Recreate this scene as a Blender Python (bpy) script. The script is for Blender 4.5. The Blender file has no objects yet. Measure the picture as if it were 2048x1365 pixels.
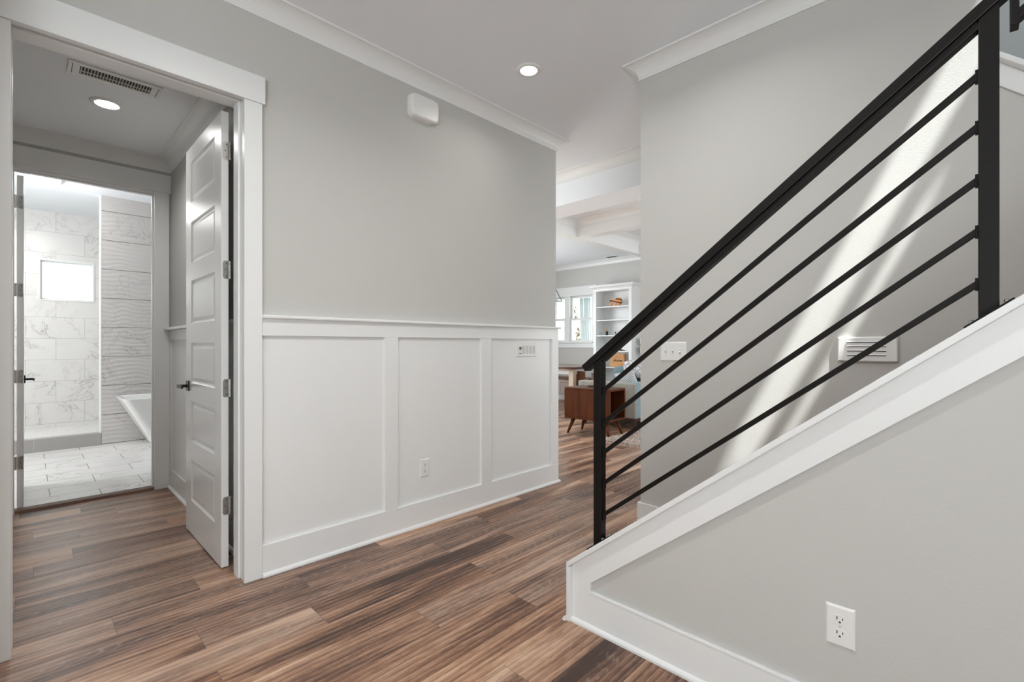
import bpy, bmesh, math, random
from mathutils import Vector, Matrix

random.seed(7)
S = bpy.context.scene
C = S.collection

# ------------------------------------------------------------------ camera
YAW = 44.546
cam_d = bpy.data.cameras.new('camera')
cam_d.sensor_width = 36.0
cam_d.lens = 954.0 * 36.0 / 2048.0
cam_d.shift_y = 7.5 / 2048.0
cam_d.clip_start = 0.02
cam = bpy.data.objects.new('camera', cam_d)
cam.location = (0, 0, 1.2)
cam.rotation_euler = (math.radians(90), 0, math.radians(YAW - 90))
C.objects.link(cam)
S.camera = cam

# ------------------------------------------------------------------ world, sun, big lights, exposure
S.view_settings.view_transform = 'Standard'
S.view_settings.look = 'None'
S.view_settings.exposure = 0.45
S.view_settings.gamma = 1.0
S.view_settings.use_curve_mapping = False
try:
    S.cycles.use_denoising = True
    S.cycles.max_bounces = 10
    S.cycles.diffuse_bounces = 6
    S.cycles.glossy_bounces = 4
    S.cycles.transmission_bounces = 8
    S.cycles.transparent_max_bounces = 12
    S.cycles.sample_clamp_indirect = 6.0
    S.cycles.caustics_reflective = False
    S.cycles.caustics_refractive = False
except Exception:
    pass

W = bpy.data.worlds.new('sky')
S.world = W
W.use_nodes = True
wb = W.node_tree.nodes['Background']
wb.inputs[0].default_value = (0.86, 0.93, 1.0, 1)
wb.inputs[1].default_value = 3.3


def sun_lamp():
    d = Vector((0.33, 1.0, -2.0))
    l = bpy.data.lights.new('sun', 'SUN')
    l.energy = 18.5
    l.angle = math.radians(0.53)
    l.color = (1.0, 0.985, 0.96)
    o = bpy.data.objects.new('sun', l)
    o.rotation_euler = d.to_track_quat('-Z', 'Y').to_euler()
    o.location = (0, -6, 12)
    C.objects.link(o)


def area(name, loc, direction, sx, sy, power, color=(1, 1, 1)):
    l = bpy.data.lights.new(name, 'AREA')
    l.shape = 'RECTANGLE'
    l.size, l.size_y = sx, sy
    l.energy = power
    l.color = color
    o = bpy.data.objects.new(name, l)
    o.location = loc
    o.rotation_euler = Vector(direction).to_track_quat('-Z', 'Y').to_euler()
    C.objects.link(o)
    return o


sun_lamp()
# fill lamps added behind the camera in place of unseen entry daylight
area('fill_behind_left', (-4.90, -1.1, 1.5), (1, 0.15, 1.3), 2.6, 2.4, 72, (0.93, 0.975, 1.0))
area('fill_behind_camera', (-2.3, -2.45, 1.5), (0.45, 1, 0.95), 2.2, 2.2, 130, (0.93, 0.975, 1.0))
# fill lamps added out of view for the far rooms, bathroom and stairwell
area('fill_living', (6.3, -0.85, 1.55), (0, 1, 0.12), 3.2, 1.9, 80, (0.93, 0.97, 1.0))
area('fill_dining', (5.2, 7.45, 1.6), (0, -1, 0.05), 2.6, 1.7, 84, (0.93, 0.97, 1.0))
area('fill_bath', (-1.35, 6.4, 1.9), (1, 0.25, -0.1), 1.0, 1.2, 40, (0.97, 0.985, 1.0))
area('fill_stairwell', (2.2, -0.9, 5.9), (0.0, 0.25, -1), 0.8, 1.2, 11, (0.95, 0.98, 1.0))
area('fill_upper_flight', (3.6, 0.4, 4.6), (-0.1, -0.6, -1), 0.5, 1.2, 13, (0.9, 0.96, 1.0))

# ------------------------------------------------------------------ materials


class NT:
    """Small wrapper for building node trees."""

    def __init__(self, name, rough=0.5, spec=0.5):
        self.m = bpy.data.materials.new(name)
        self.m.use_nodes = True
        self.t = self.m.node_tree
        self.b = self.t.nodes['Principled BSDF']
        self.b.inputs['Roughness'].default_value = rough
        self.b.inputs['Specular IOR Level'].default_value = spec

    def n(self, typ, **kw):
        nd = self.t.nodes.new(typ)
        for k, v in kw.items():
            setattr(nd, k, v)
        return nd

    def link(self, a, b):
        self.t.links.new(a, b)

    def put(self, sock, v):
        if isinstance(v, (int, float)):
            sock.default_value = v
        elif isinstance(v, (tuple, list)):
            sock.default_value = v
        else:
            self.link(v, sock)

    def math(self, op, a, b=0.0, c=None, clamp=False):
        nd = self.n('ShaderNodeMath', operation=op)
        nd.use_clamp = clamp
        self.put(nd.inputs[0], a)
        self.put(nd.inputs[1], b)
        if c is not None:
            self.put(nd.inputs[2], c)
        return nd.outputs[0]

    def xyz(self):
        tc = self.n('ShaderNodeTexCoord')
        sp = self.n('ShaderNodeSeparateXYZ')
        self.link(tc.outputs['Object'], sp.inputs[0])
        self.obj = tc.outputs['Object']
        return sp.outputs[0], sp.outputs[1], sp.outputs[2]

    def vec(self, x, y, z=0.0):
        nd = self.n('ShaderNodeCombineXYZ')
        for i, v in enumerate((x, y, z)):
            self.put(nd.inputs[i], v)
        return nd.outputs[0]

    def noise(self, vec, scale, detail=4, rough=0.55, dist=0.0):
        nd = self.n('ShaderNodeTexNoise')
        self.link(vec, nd.inputs['Vector'])
        nd.inputs['Scale'].default_value = scale
        nd.inputs['Detail'].default_value = detail
        nd.inputs['Roughness'].default_value = rough
        nd.inputs['Distortion'].default_value = dist
        return nd.outputs['Fac']

    def white(self, vec):
        nd = self.n('ShaderNodeTexWhiteNoise', noise_dimensions='3D')
        self.link(vec, nd.inputs['Vector'])
        return nd.outputs['Value']

    def ramp(self, f, stops):
        nd = self.n('ShaderNodeValToRGB')
        el = nd.color_ramp.elements
        while len(el) < len(stops):
            el.new(0.5)
        for e, (p, c) in zip(el, stops):
            e.position = p
            e.color = (c[0], c[1], c[2], 1)
        self.link(f, nd.inputs[0])
        return nd.outputs[0]

    def mix(self, f, a, b, blend='MIX'):
        nd = self.n('ShaderNodeMix', data_type='RGBA', blend_type=blend)
        self.put(nd.inputs[0], f)
        for s, v in ((nd.inputs[6], a), (nd.inputs[7], b)):
            self.put(s, (v[0], v[1], v[2], 1) if isinstance(v, tuple) else v)
        return nd.outputs[2]

    def bump(self, h, strength=0.3, dist=0.01):
        nd = self.n('ShaderNodeBump')
        nd.inputs['Strength'].default_value = strength
        nd.inputs['Distance'].default_value = dist
        self.link(h, nd.inputs['Height'])
        self.link(nd.outputs[0], self.b.inputs['Normal'])

    def color(self, c):
        self.put(self.b.inputs['Base Color'], (c[0], c[1], c[2], 1) if isinstance(c, tuple) else c)


def paint(name, col, rough, peel=0.0, var=0.02, scale=60, spec=0.5):
    k = NT(name, rough, spec)
    k.xyz()
    f = k.noise(k.obj, 3.0, 2)
    k.color(k.mix(f, tuple(c * (1 - var) for c in col), tuple(min(1, c * (1 + var)) for c in col)))
    if peel:
        k.bump(k.noise(k.obj, scale, 2), peel, 0.004)
    return k.m


def plain(name, col, rough, metal=0.0, var=0.08, scale=25, spec=0.5, bump=0.0):
    k = NT(name, rough, spec)
    k.b.inputs['Metallic'].default_value = metal
    k.xyz()
    f = k.noise(k.obj, scale, 3)
    k.color(k.mix(f, tuple(c * (1 - var) for c in col), tuple(min(1, c * (1 + var)) for c in col)))
    if bump:
        k.bump(f, bump, 0.004)
    return k.m


def emit(name, col, strength):
    m = bpy.data.materials.new(name)
    m.use_nodes = True
    b = m.node_tree.nodes['Principled BSDF']
    b.inputs['Base Color'].default_value = (0.9, 0.9, 0.9, 1)
    b.inputs['Emission Color'].default_value = (col[0], col[1], col[2], 1)
    b.inputs['Emission Strength'].default_value = strength
    return m


def floor_mat():
    k = NT('plank_floor', 0.36, 0.45)
    x, y, z = k.xyz()
    PW, PL = 0.182, 1.22
    row = k.math('FLOOR', k.math('DIVIDE', y, PW))
    off = k.white(k.vec(row, 3.7, 1.1))
    xs = k.math('ADD', k.math('DIVIDE', x, PL), k.math('MULTIPLY', off, 5.0))
    col = k.math('FLOOR', xs)
    rid = k.white(k.vec(row, col, 5.3))
    rid2 = k.white(k.vec(row, col, 9.1))
    shift = k.math('MULTIPLY', rid, 40.0)
    # streaky grain, stretched along the plank
    g1 = k.noise(k.vec(k.math('ADD', k.math('MULTIPLY', x, 0.75), shift), k.math('MULTIPLY', y, 7.0), shift), 1.0, 4, 0.55, 0.9)
    g2 = k.noise(k.vec(k.math('ADD', k.math('MULTIPLY', x, 16.0), shift), k.math('MULTIPLY', y, 85.0), shift), 1.0, 4, 0.7, 0.3)
    # cathedral figure
    w = k.n('ShaderNodeTexWave', wave_type='BANDS', bands_direction='Y', wave_profile='SAW')
    k.link(k.vec(k.math('ADD', k.math('MULTIPLY', x, 0.5), shift), k.math('MULTIPLY', y, 5.0), shift), w.inputs['Vector'])
    w.inputs['Scale'].default_value = 2.2
    w.inputs['Distortion'].default_value = 6.0
    w.inputs['Detail'].default_value = 3.0
    w.inputs['Detail Scale'].default_value = 0.8
    g3 = k.noise(k.vec(k.math('ADD', k.math('MULTIPLY', x, 2.2), shift), k.math('MULTIPLY', y, 26.0), shift), 1.0, 4, 0.6, 1.2)
    f = k.math('ADD', k.math('ADD', k.math('MULTIPLY', g1, 0.62), k.math('MULTIPLY', g3, 0.18)), k.math('MULTIPLY', g2, 0.22))
    f = k.math('ADD', f, k.math('MULTIPLY', k.math('SUBTRACT', w.outputs['Fac'], 0.5), 0.10))
    f = k.math('ADD', f, k.math('MULTIPLY', k.math('SUBTRACT', rid, 0.5), 0.13))
    c1 = k.ramp(f, [(0.36, (0.045, 0.022, 0.015)), (0.44, (0.150, 0.080, 0.052)), (0.51, (0.300, 0.172, 0.113)),
                    (0.58, (0.440, 0.280, 0.192)), (0.67, (0.60, 0.43, 0.32))])
    c2 = k.ramp(f, [(0.36, (0.050, 0.030, 0.024)), (0.45, (0.165, 0.103, 0.079)), (0.53, (0.320, 0.213, 0.166)), (0.67, (0.53, 0.40, 0.325))])
    colr = k.mix(k.math('MULTIPLY', rid2, 0.8), c1, c2)
    # limed cathedral ticks along the heart of some planks
    fyc = k.math('SUBTRACT', k.math('FRACT', k.math('DIVIDE', y, PW)), 0.5)
    wob = k.noise(k.vec(k.math('MULTIPLY', x, 2.0), k.math('MULTIPLY', y, 14.0), shift), 1.0, 3, 0.6)
    yc = k.math('ADD', fyc, k.math('MULTIPLY', k.math('SUBTRACT', wob, 0.5), 0.7))
    hh = k.math('ADD', k.math('ADD', k.math('MULTIPLY', x, 16.0), k.math('MULTIPLY', k.math('MULTIPLY', yc, yc), 26.0)), k.math('MULTIPLY', wob, 5.0))
    tick = k.math('GREATER_THAN', k.math('FRACT', hh), 0.72)
    core = k.math('SUBTRACT', 1.0, k.math('DIVIDE', k.math('ABSOLUTE', yc), 0.24, clamp=True), clamp=True)
    tm = k.math('MULTIPLY', k.math('MULTIPLY', tick, core), k.math('GREATER_THAN', rid2, 0.45))
    tm = k.math('MULTIPLY', tm, k.math('MULTIPLY', k.math('SUBTRACT', g2, 0.38), 4.0, clamp=True))
    dk = k.math('MULTIPLY', core, k.math('GREATER_THAN', rid2, 0.45))
    colr = k.mix(k.math('MULTIPLY', dk, 0.45), colr, (0.075, 0.046, 0.036))
    colr = k.mix(k.math('MULTIPLY', tm, 0.42), colr, (0.50, 0.41, 0.35))
    # seams
    fy = k.math('FRACT', k.math('DIVIDE', y, PW))
    ey = k.math('MINIMUM', fy, k.math('SUBTRACT', 1.0, fy))
    fx = k.math('FRACT', xs)
    ex = k.math('MULTIPLY', k.math('MINIMUM', fx, k.math('SUBTRACT', 1.0, fx)), PL / PW)
    e = k.math('MINIMUM', ey, ex)
    seam = k.math('SUBTRACT', 1.0, k.math('DIVIDE', e, 0.012, clamp=True), clamp=True)
    colr = k.mix(k.math('MULTIPLY', seam, 0.55), colr, (0.05, 0.032, 0.026))
    hs = k.n('ShaderNodeHueSaturation')
    hs.inputs['Saturation'].default_value = 1.12
    hs.inputs['Value'].default_value = 1.02
    k.link(colr, hs.inputs['Color'])
    k.color(hs.outputs[0])
    rr = k.math('ADD', 0.24, k.math('MULTIPLY', g2, 0.20))
    k.link(rr, k.b.inputs['Roughness'])
    k.bump(k.math('SUBTRACT', k.math('MULTIPLY', g2, 0.35), k.math('MULTIPLY', seam, 0.8)), 0.22, 0.003)
    return k.m


def marble(name, plane, tw, th, u0=0.0, v0=0.0, grout=(0.50, 0.49, 0.47), base=(0.80, 0.79, 0.77), rough=0.3, wavy=False, offset=0.5, gw=0.004):
    k = NT(name, rough, 0.5)
    x, y, z = k.xyz()
    u, v = {'xz': (x, z), 'xy': (x, y), 'yz': (y, z)}[plane]
    u = k.math('SUBTRACT', u, u0)
    v = k.math('SUBTRACT', v, v0)
    r = k.math('FLOOR', k.math('DIVIDE', v, th))
    par = k.math('MULTIPLY', k.math('FLOORED_MODULO', r, 2.0), offset)
    us = k.math('ADD', k.math('DIVIDE', u, tw), par)
    c = k.math('FLOOR', us)
    tid = k.white(k.vec(r, c, 2.2))
    sh = k.math('MULTIPLY', tid, 30.0)
    p = k.vec(k.math('ADD', u, sh), k.math('ADD', v, k.math('MULTIPLY', sh, 0.7)), sh)
    n1 = k.noise(p, 2.6, 6, 0.62, 0.9)
    vein = k.math('SUBTRACT', 1.0, k.math('DIVIDE', k.math('ABSOLUTE', k.math('SUBTRACT', n1, 0.5)), 0.013, clamp=True), clamp=True)
    mask = k.math('MULTIPLY', k.math('SUBTRACT', k.noise(p, 1.7, 2), 0.42), 4.5, clamp=True)
    vein = k.math('MULTIPLY', vein, mask)
    soft = k.math('SUBTRACT', 1.0, k.math('DIVIDE', k.math('ABSOLUTE', k.math('SUBTRACT', n1, 0.5)), 0.10, clamp=True), clamp=True)
    col = k.mix(k.math('MULTIPLY', soft, k.math('MULTIPLY', mask, 0.16)), base, (0.50, 0.48, 0.46))
    col = k.mix(k.math('MULTIPLY', vein, 0.62), col, (0.27, 0.25, 0.24))
    fv = k.math('MULTIPLY', k.math('FRACT', k.math('DIVIDE', v, th)), th)
    ev = k.math('MINIMUM', fv, k.math('SUBTRACT', th, fv))
    fu = k.math('MULTIPLY', k.math('FRACT', us), tw)
    eu = k.math('MINIMUM', fu, k.math('SUBTRACT', tw, fu))
    e = k.math('MINIMUM', ev, eu)
    g = k.math('LESS_THAN', e, gw / 2)
    col = k.mix(g, col, grout)
    k.color(col)
    h = k.math('MULTIPLY', k.math('DIVIDE', e, 0.006, clamp=True), 0.3)
    if wavy:
        nz = k.noise(k.vec(k.math('MULTIPLY', u, 1.0), k.math('MULTIPLY', v, 0.5), 0.0), 3.6, 1, 0.4)
        ph = k.math('ADD', k.math('MULTIPLY', v, 2 * math.pi / 0.052), k.math('MULTIPLY', nz, 18.0))
        h = k.math('ADD', h, k.math('MULTIPLY', k.math('SINE', ph), 0.55))
        k.bump(h, 0.42, 0.007)
    else:
        k.bump(h, 0.4, 0.003)
    return k.m


def wood(name, dark, light, axis='x', rough=0.42, scale=1.0):
    k = NT(name, rough, 0.4)
    x, y, z = k.xyz()
    s = [14.0, 14.0, 14.0]
    s['xyz'.index(axis)] = 1.3
    p = k.vec(k.math('MULTIPLY', x, s[0] * scale), k.math('MULTIPLY', y, s[1] * scale), k.math('MULTIPLY', z, s[2] * scale))
    f = k.noise(p, 1.6, 5, 0.6, 0.5)
    k.color(k.ramp(f, [(0.3, dark), (0.7, light)]))
    k.bump(f, 0.08, 0.002)
    return k.m


def fabric(name, c1, c2, scale=420, rough=0.9):
    k = NT(name, rough, 0.15)
    k.xyz()
    f = k.noise(k.obj, scale, 2, 0.7)
    f2 = k.noise(k.obj, 9, 3)
    ff = k.math('ADD', k.math('MULTIPLY', f, 0.7), k.math('MULTIPLY', f2, 0.3))
    k.color(k.ramp(ff, [(0.36, c1), (0.64, c2)]))
    k.bump(f, 0.25, 0.003)
    k.b.inputs['Sheen Weight'].default_value = 0.15
    return k.m


def stripes(name, a, b, axis=(0, 0, 1), freq=60, rough=0.85, cut=0.5):
    k = NT(name, rough, 0.25)
    x, y, z = k.xyz()
    t = k.math('ADD', k.math('ADD', k.math('MULTIPLY', x, axis[0]), k.math('MULTIPLY', y, axis[1])), k.math('MULTIPLY', z, axis[2]))
    t = k.math('ADD', t, k.math('MULTIPLY', k.noise(k.obj, 6, 2), 0.03))
    f = k.math('FRACT', k.math('MULTIPLY', t, freq))
    k.color(k.mix(k.math('GREATER_THAN', f, cut), a, b))
    return k.m


def blotch(name, a, b, scale=16, rough=0.9):
    k = NT(name, rough, 0.15)
    k.xyz()
    v = k.n('ShaderNodeTexVoronoi', feature='DISTANCE_TO_EDGE')
    k.link(k.obj, v.inputs['Vector'])
    v.inputs['Scale'].default_value = scale
    f = k.math('MULTIPLY', v.outputs['Distance'], 1.0)
    k.color(k.ramp(f, [(0.10, a), (0.16, b), (0.36, b), (0.42, a)]))
    return k.m


def glass_mat():
    m = bpy.data.materials.new('window_glass')
    m.use_nodes = True
    t = m.node_tree
    t.nodes.clear()
    o = t.nodes.new('ShaderNodeOutputMaterial')
    tr = t.nodes.new('ShaderNodeBsdfTransparent')
    tr.inputs[0].default_value = (0.95, 0.97, 0.97, 1)
    gl = t.nodes.new('ShaderNodeBsdfGlossy')
    gl.inputs['Roughness'].default_value = 0.02
    lw = t.nodes.new('ShaderNodeLayerWeight')
    lw.inputs[0].default_value = 0.5
    pw = t.nodes.new('ShaderNodeMath')
    pw.operation = 'POWER'
    pw.inputs[1].default_value = 4.0
    t.links.new(lw.outputs['Facing'], pw.inputs[0])
    fr = t.nodes.new('ShaderNodeMath')
    fr.operation = 'MULTIPLY_ADD'
    fr.inputs[1].default_value = 0.6
    fr.inputs[2].default_value = 0.04
    t.links.new(pw.outputs[0], fr.inputs[0])
    mx = t.nodes.new('ShaderNodeMixShader')
    t.links.new(fr.outputs[0], mx.inputs[0])
    t.links.new(tr.outputs[0], mx.inputs[1])
    t.links.new(gl.outputs[0], mx.inputs[2])
    t.links.new(mx.outputs[0], o.inputs[0])
    return m


M = {}
M['wall'] = paint('wall_paint_greige', (0.566, 0.562, 0.538), 0.75, 0.10, 0.01, 160, 0.3)
M['ceil'] = paint('ceiling_paint_white', (0.86, 0.895, 0.93), 0.85, 0.08, 0.01, 160, 0.2)
M['trim'] = paint('trim_paint_white', (0.815, 0.826, 0.822), 0.32, 0.015, 0.008, 40)
M['door'] = paint('door_paint_white', (0.81, 0.81, 0.795), 0.26, 0.015, 0.008, 40)
M['floor'] = floor_mat()
M['threshold'] = wood('threshold_wood', (0.07, 0.035, 0.022), (0.17, 0.085, 0.05), 'x', 0.55)
M['tile_wall'] = marble('shower_wall_tile', 'xz', 0.578, 0.286, 0.27 - 0.578 * 2, 0.998 - 0.286 * 20, rough=0.25)
M['tile_wavy'] = marble('wavy_feature_tile', 'xz', 1.45, 0.3495, 0.62, 0.012, base=(0.56, 0.54, 0.525), grout=(0.16, 0.15, 0.14), wavy=True, rough=0.28, offset=0.0, gw=0.007)
M['tile_floor'] = marble('bath_floor_tile', 'xy', 0.590, 0.300, 0.125, 5.24, grout=(0.20, 0.19, 0.18), base=(0.70, 0.69, 0.675), rough=0.22, gw=0.005)
M['tile_curb'] = marble('shower_curb_tile', 'xz', 0.60, 0.30, 0.05, -0.1, base=(0.36, 0.35, 0.335), rough=0.3)
M['mosaic'] = marble('shower_floor_mosaic', 'xy', 0.05, 0.05, rough=0.4, base=(0.78, 0.77, 0.75), gw=0.003)
M['metal_black'] = plain('railing_black_metal', (0.0070, 0.0058, 0.0050), 0.45, 0.0, 0.25, 90, 0.22)
M['black'] = plain('matte_black_metal', (0.012, 0.012, 0.013), 0.35, 0.3, 0.2, 60)
M['steel'] = plain('satin_nickel', (0.52, 0.51, 0.49), 0.32, 1.0, 0.1, 50)
M['steel_dark'] = plain('screw_steel', (0.13, 0.13, 0.13), 0.4, 0.8, 0.1, 50)
M['plastic'] = plain('white_plastic', (0.82, 0.82, 0.80), 0.35, 0, 0.01, 20)
M['plastic_gray'] = plain('pale_gray_button', (0.60, 0.60, 0.58), 0.4, 0, 0.05, 60)
M['dark'] = plain('dark_slot', (0.010, 0.010, 0.011), 0.6, 0, 0.1, 30)
M['duct'] = plain('duct_dark', (0.055, 0.045, 0.04), 0.6, 0.2, 0.2, 30)
M['enamel'] = plain('tub_enamel', (0.85, 0.85, 0.84), 0.16, 0, 0.01, 6)
M['lamp_glow'] = emit('lamp_lens_glow', (1.0, 0.985, 0.955), 9.0)
M['lamp_glow_bath'] = emit('bath_lens_glow', (1.0, 0.985, 0.955), 6.0)
M['glass'] = glass_mat()
M['walnut'] = wood('end_table_walnut', (0.050, 0.0125, 0.003), (0.118, 0.030, 0.007), 'z', 0.45)
M['walnut'].node_tree.nodes['Principled BSDF'].inputs['Specular IOR Level'].default_value = 0.18
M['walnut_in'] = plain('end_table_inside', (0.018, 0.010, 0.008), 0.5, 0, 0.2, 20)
M['tabletop'] = wood('dining_table_top', (0.07, 0.028, 0.016), (0.17, 0.075, 0.04), 'y', 0.28)
M['painted_leg'] = wood('table_leg_wood', (0.55, 0.42, 0.31), (0.68, 0.56, 0.45), 'z', 0.5)
M['chair_wood'] = wood('chair_brown_wood', (0.090, 0.030, 0.014), (0.19, 0.070, 0.032), 'z', 0.4)
M['bench_top'] = wood('bench_top_wood', (0.13, 0.075, 0.05), (0.24, 0.15, 0.10), 'y', 0.45)
M['bench_body'] = paint('bench_panels_pink_lit', (0.66, 0.585, 0.54), 0.5)  # pink light on the white panels is mixed into this base colour
M['sofa'] = fabric('sofa_tweed', (0.250, 0.240, 0.205), (0.430, 0.420, 0.370))
M['sofa_back'] = fabric('sofa_cushion_blue', (0.13, 0.195, 0.215), (0.20, 0.275, 0.295))
M['sofa_side'] = fabric('sofa_side_blue', (0.19, 0.265, 0.285), (0.29, 0.37, 0.39))
M['throw'] = blotch('throw_gray_white_pattern', (0.40, 0.40, 0.415), (0.72, 0.72, 0.73), 15)
M['pillow'] = stripes('pillow_stripe', (0.62, 0.62, 0.61), (0.27, 0.29, 0.32), (0.9, 0.5, 0.8), 46, 0.9, 0.66)
M['pillow_fringe'] = fabric('pillow_edge', (0.10, 0.09, 0.10), (0.30, 0.27, 0.26), 60)
M['sofa_leg'] = wood('sofa_leg_wood', (0.025, 0.013, 0.009), (0.07, 0.035, 0.022), 'z', 0.4)
M['rug'] = fabric('rug_shag', (0.47, 0.38, 0.33), (0.80, 0.71, 0.64), 60, 0.95)
M['orn'] = stripes('ornament_stripe', (0.72, 0.27, 0.045), (0.055, 0.016, 0.010), (0, -0.24, 1.0), 17, 0.35, 0.55)
M['orn_plain'] = wood('ornament_orange', (0.50, 0.19, 0.04), (0.74, 0.32, 0.07), 'y', 0.35)
M['sign'] = wood('sign_plank', (0.52, 0.24, 0.075), (0.72, 0.39, 0.15), 'y', 0.5)
M['sign_edge'] = wood('sign_edge', (0.26, 0.10, 0.03), (0.44, 0.19, 0.06), 'z', 0.5)
M['ink'] = plain('black_ink', (0.012, 0.010, 0.010), 0.6)
M['amber'] = plain('amber_cap', (0.55, 0.30, 0.08), 0.3, 0, 0.1, 60)
M['porch'] = paint('porch_ceiling_blue', (0.46, 0.53, 0.60), 0.7)
M['siding'] = paint('neighbor_siding_white', (0.82, 0.82, 0.83), 0.7)
M['leaf'] = plain('leaf_green', (0.62, 0.66, 0.57), 0.55, 0, 0.5, 3)
M['bark'] = plain('bark_brown', (0.10, 0.07, 0.05), 0.9, 0, 0.3, 12)
M['grass'] = plain('lawn_green', (0.40, 0.43, 0.34), 0.95, 0, 0.35, 3)
M['curtain'] = fabric('curtain_pale_gray', (0.80, 0.80, 0.82), (0.88, 0.88, 0.90), 200)
M['paper'] = plain('dark_book_cover', (0.05, 0.022, 0.014), 0.5, 0, 0.3, 30)

# ------------------------------------------------------------------ mesh helpers


class MB:
    def __init__(self):
        self.v, self.f = [], []

    def add(self, vs, fs):
        o = len(self.v)
        self.v += [tuple(p) for p in vs]
        self.f += [tuple(i + o for i in q) for q in fs]
        return self

    def box(self, x0, x1, y0, y1, z0, z1):
        v = [(x0, y0, z0), (x1, y0, z0), (x1, y1, z0), (x0, y1, z0), (x0, y0, z1), (x1, y0, z1), (x1, y1, z1), (x0, y1, z1)]
        return self.add(v, [(3, 2, 1, 0), (4, 5, 6, 7), (0, 1, 5, 4), (1, 2, 6, 5), (2, 3, 7, 6), (3, 0, 4, 7)])

    def prism(self, poly, axis, a, b):
        """poly: 2-D outline in the two other axes (in xyz order), extruded along axis from a to b."""
        def P(q, w):
            return {'x': (w, q[0], q[1]), 'y': (q[0], w, q[1]), 'z': (q[0], q[1], w)}[axis]
        n = len(poly)
        vs = [P(q, a) for q in poly] + [P(q, b) for q in poly]
        fs = [tuple(reversed(range(n))), tuple(range(n, 2 * n))]
        fs += [(i, (i + 1) % n, (i + 1) % n + n, i + n) for i in range(n)]
        return self.add(vs, fs)

    def beam(self, p, q, w, h, up=(0, 0, 1)):
        p, q = Vector(p), Vector(q)
        d = (q - p).normalized()
        s = d.cross(Vector(up)).normalized() * (w / 2)
        u = s.cross(d).normalized() * (h / 2)
        vs = [p - s - u, p + s - u, p + s + u, p - s + u, q - s - u, q + s - u, q + s + u, q - s + u]
        return self.add(vs, [(3, 2, 1, 0), (4, 5, 6, 7), (0, 1, 5, 4), (1, 2, 6, 5), (2, 3, 7, 6), (3, 0, 4, 7)])

    def tube(self, pts, r, n=12, cap=True):
        pts = [Vector(p) for p in pts]
        rs = r if isinstance(r, (list, tuple)) else [r] * len(pts)
        rings = []
        ref = None
        for i, p in enumerate(pts):
            d = (pts[min(i + 1, len(pts) - 1)] - pts[max(i - 1, 0)]).normalized()
            if ref is None:
                ref = Vector((0, 0, 1)) if abs(d.z) < 0.9 else Vector((1, 0, 0))
            a = d.cross(ref).normalized()
            b = a.cross(d).normalized()
            ref = b
            rings.append([p + a * math.cos(t) * rs[i] + b * math.sin(t) * rs[i] for t in [2 * math.pi * j / n for j in range(n)]])
        return self.loft(rings, cap)

    def loft(self, rings, cap=True, closed=True):
        n = len(rings[0])
        vs = [p for r in rings for p in r]
        fs = []
        for i in range(len(rings) - 1):
            for j in range(n if closed else n - 1):
                a, b = i * n + j, i * n + (j + 1) % n
                fs.append((a, b, b + n, a + n))
        if cap:
            fs.append(tuple(reversed(range(n))))
            fs.append(tuple(range((len(rings) - 1) * n, len(rings) * n)))
        return self.add(vs, fs)

    def lathe(self, prof, c, n=32, axis='z', cap=True):
        rings = []
        for r, h in prof:
            ring = []
            for j in range(n):
                t = 2 * math.pi * j / n
                a, b = r * math.cos(t), r * math.sin(t)
                q = {'z': (a, b, h), 'x': (h, a, b), 'y': (a, h, b)}[axis]
                ring.append((c[0] + q[0], c[1] + q[1], c[2] + q[2]))
            rings.append(ring)
        return self.loft(rings, cap)

    def build(self, name, mat, parent=None, bevel=0.0, smooth=False, local=False, seg=2, origin=None):
        me = bpy.data.meshes.new(name)
        off = Vector((0, 0, 0))
        if parent is not None and not local:
            p = parent
            while p is not None:
                off += Vector(p.location)
                p = p.parent
        elif parent is None and origin is not None:
            off = Vector(origin)
        me.from_pydata([tuple(Vector(p) - off) for p in self.v], [], self.f)
        bm = bmesh.new()
        bm.from_mesh(me)
        bmesh.ops.recalc_face_normals(bm, faces=bm.faces)
        bm.to_mesh(me)
        bm.free()
        me.materials.append(mat)
        o = bpy.data.objects.new(name, me)
        C.objects.link(o)
        if parent is not None:
            o.parent = parent
        elif origin is not None:
            o.location = origin
        if smooth:
            for p in me.polygons:
                p.use_smooth = True
        if bevel:
            b = o.modifiers.new('bevel', 'BEVEL')
            b.width = bevel
            b.segments = seg
            b.limit_method = 'ANGLE'
            b.angle_limit = math.radians(40)
            b.harden_normals = False
        return o


def tag(o, label, cat, group=None):
    o['label'] = label
    o['category'] = cat
    if group:
        o['group'] = group
    return o


def thing(name, label, cat, loc, group=None, rz=0.0):
    o = bpy.data.objects.new(name, None)
    o.empty_display_size = 0.1
    o.location = loc
    o.rotation_euler = (0, 0, rz)
    C.objects.link(o)
    return tag(o, label, cat, group)


def struct(o, label=None):
    o['kind'] = 'structure'
    if label:
        o['label'] = label
    return o


def copy_tree(o, parent=None):
    c = o.copy()
    C.objects.link(c)
    if parent is not None:
        c.parent = parent
        c.matrix_parent_inverse = o.matrix_parent_inverse
    for ch in list(o.children):
        copy_tree(ch, c)
    return c


# ------------------------------------------------------------------ setting: dimensions
YA = 2.660          # hall wall surface (the wall with the open door)
YB = YA + 0.160     # its vestibule side
XE = 3.250          # end of the hall wall
ZC = 2.990          # ceiling
XC = 2.761          # far wall of the stair
YD = 4.885          # vestibule wall with the bathroom opening
XV = 0.850          # vestibule side wall
ZV = 2.740          # vestibule ceiling
XW = 8.560          # far wall with the window


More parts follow.
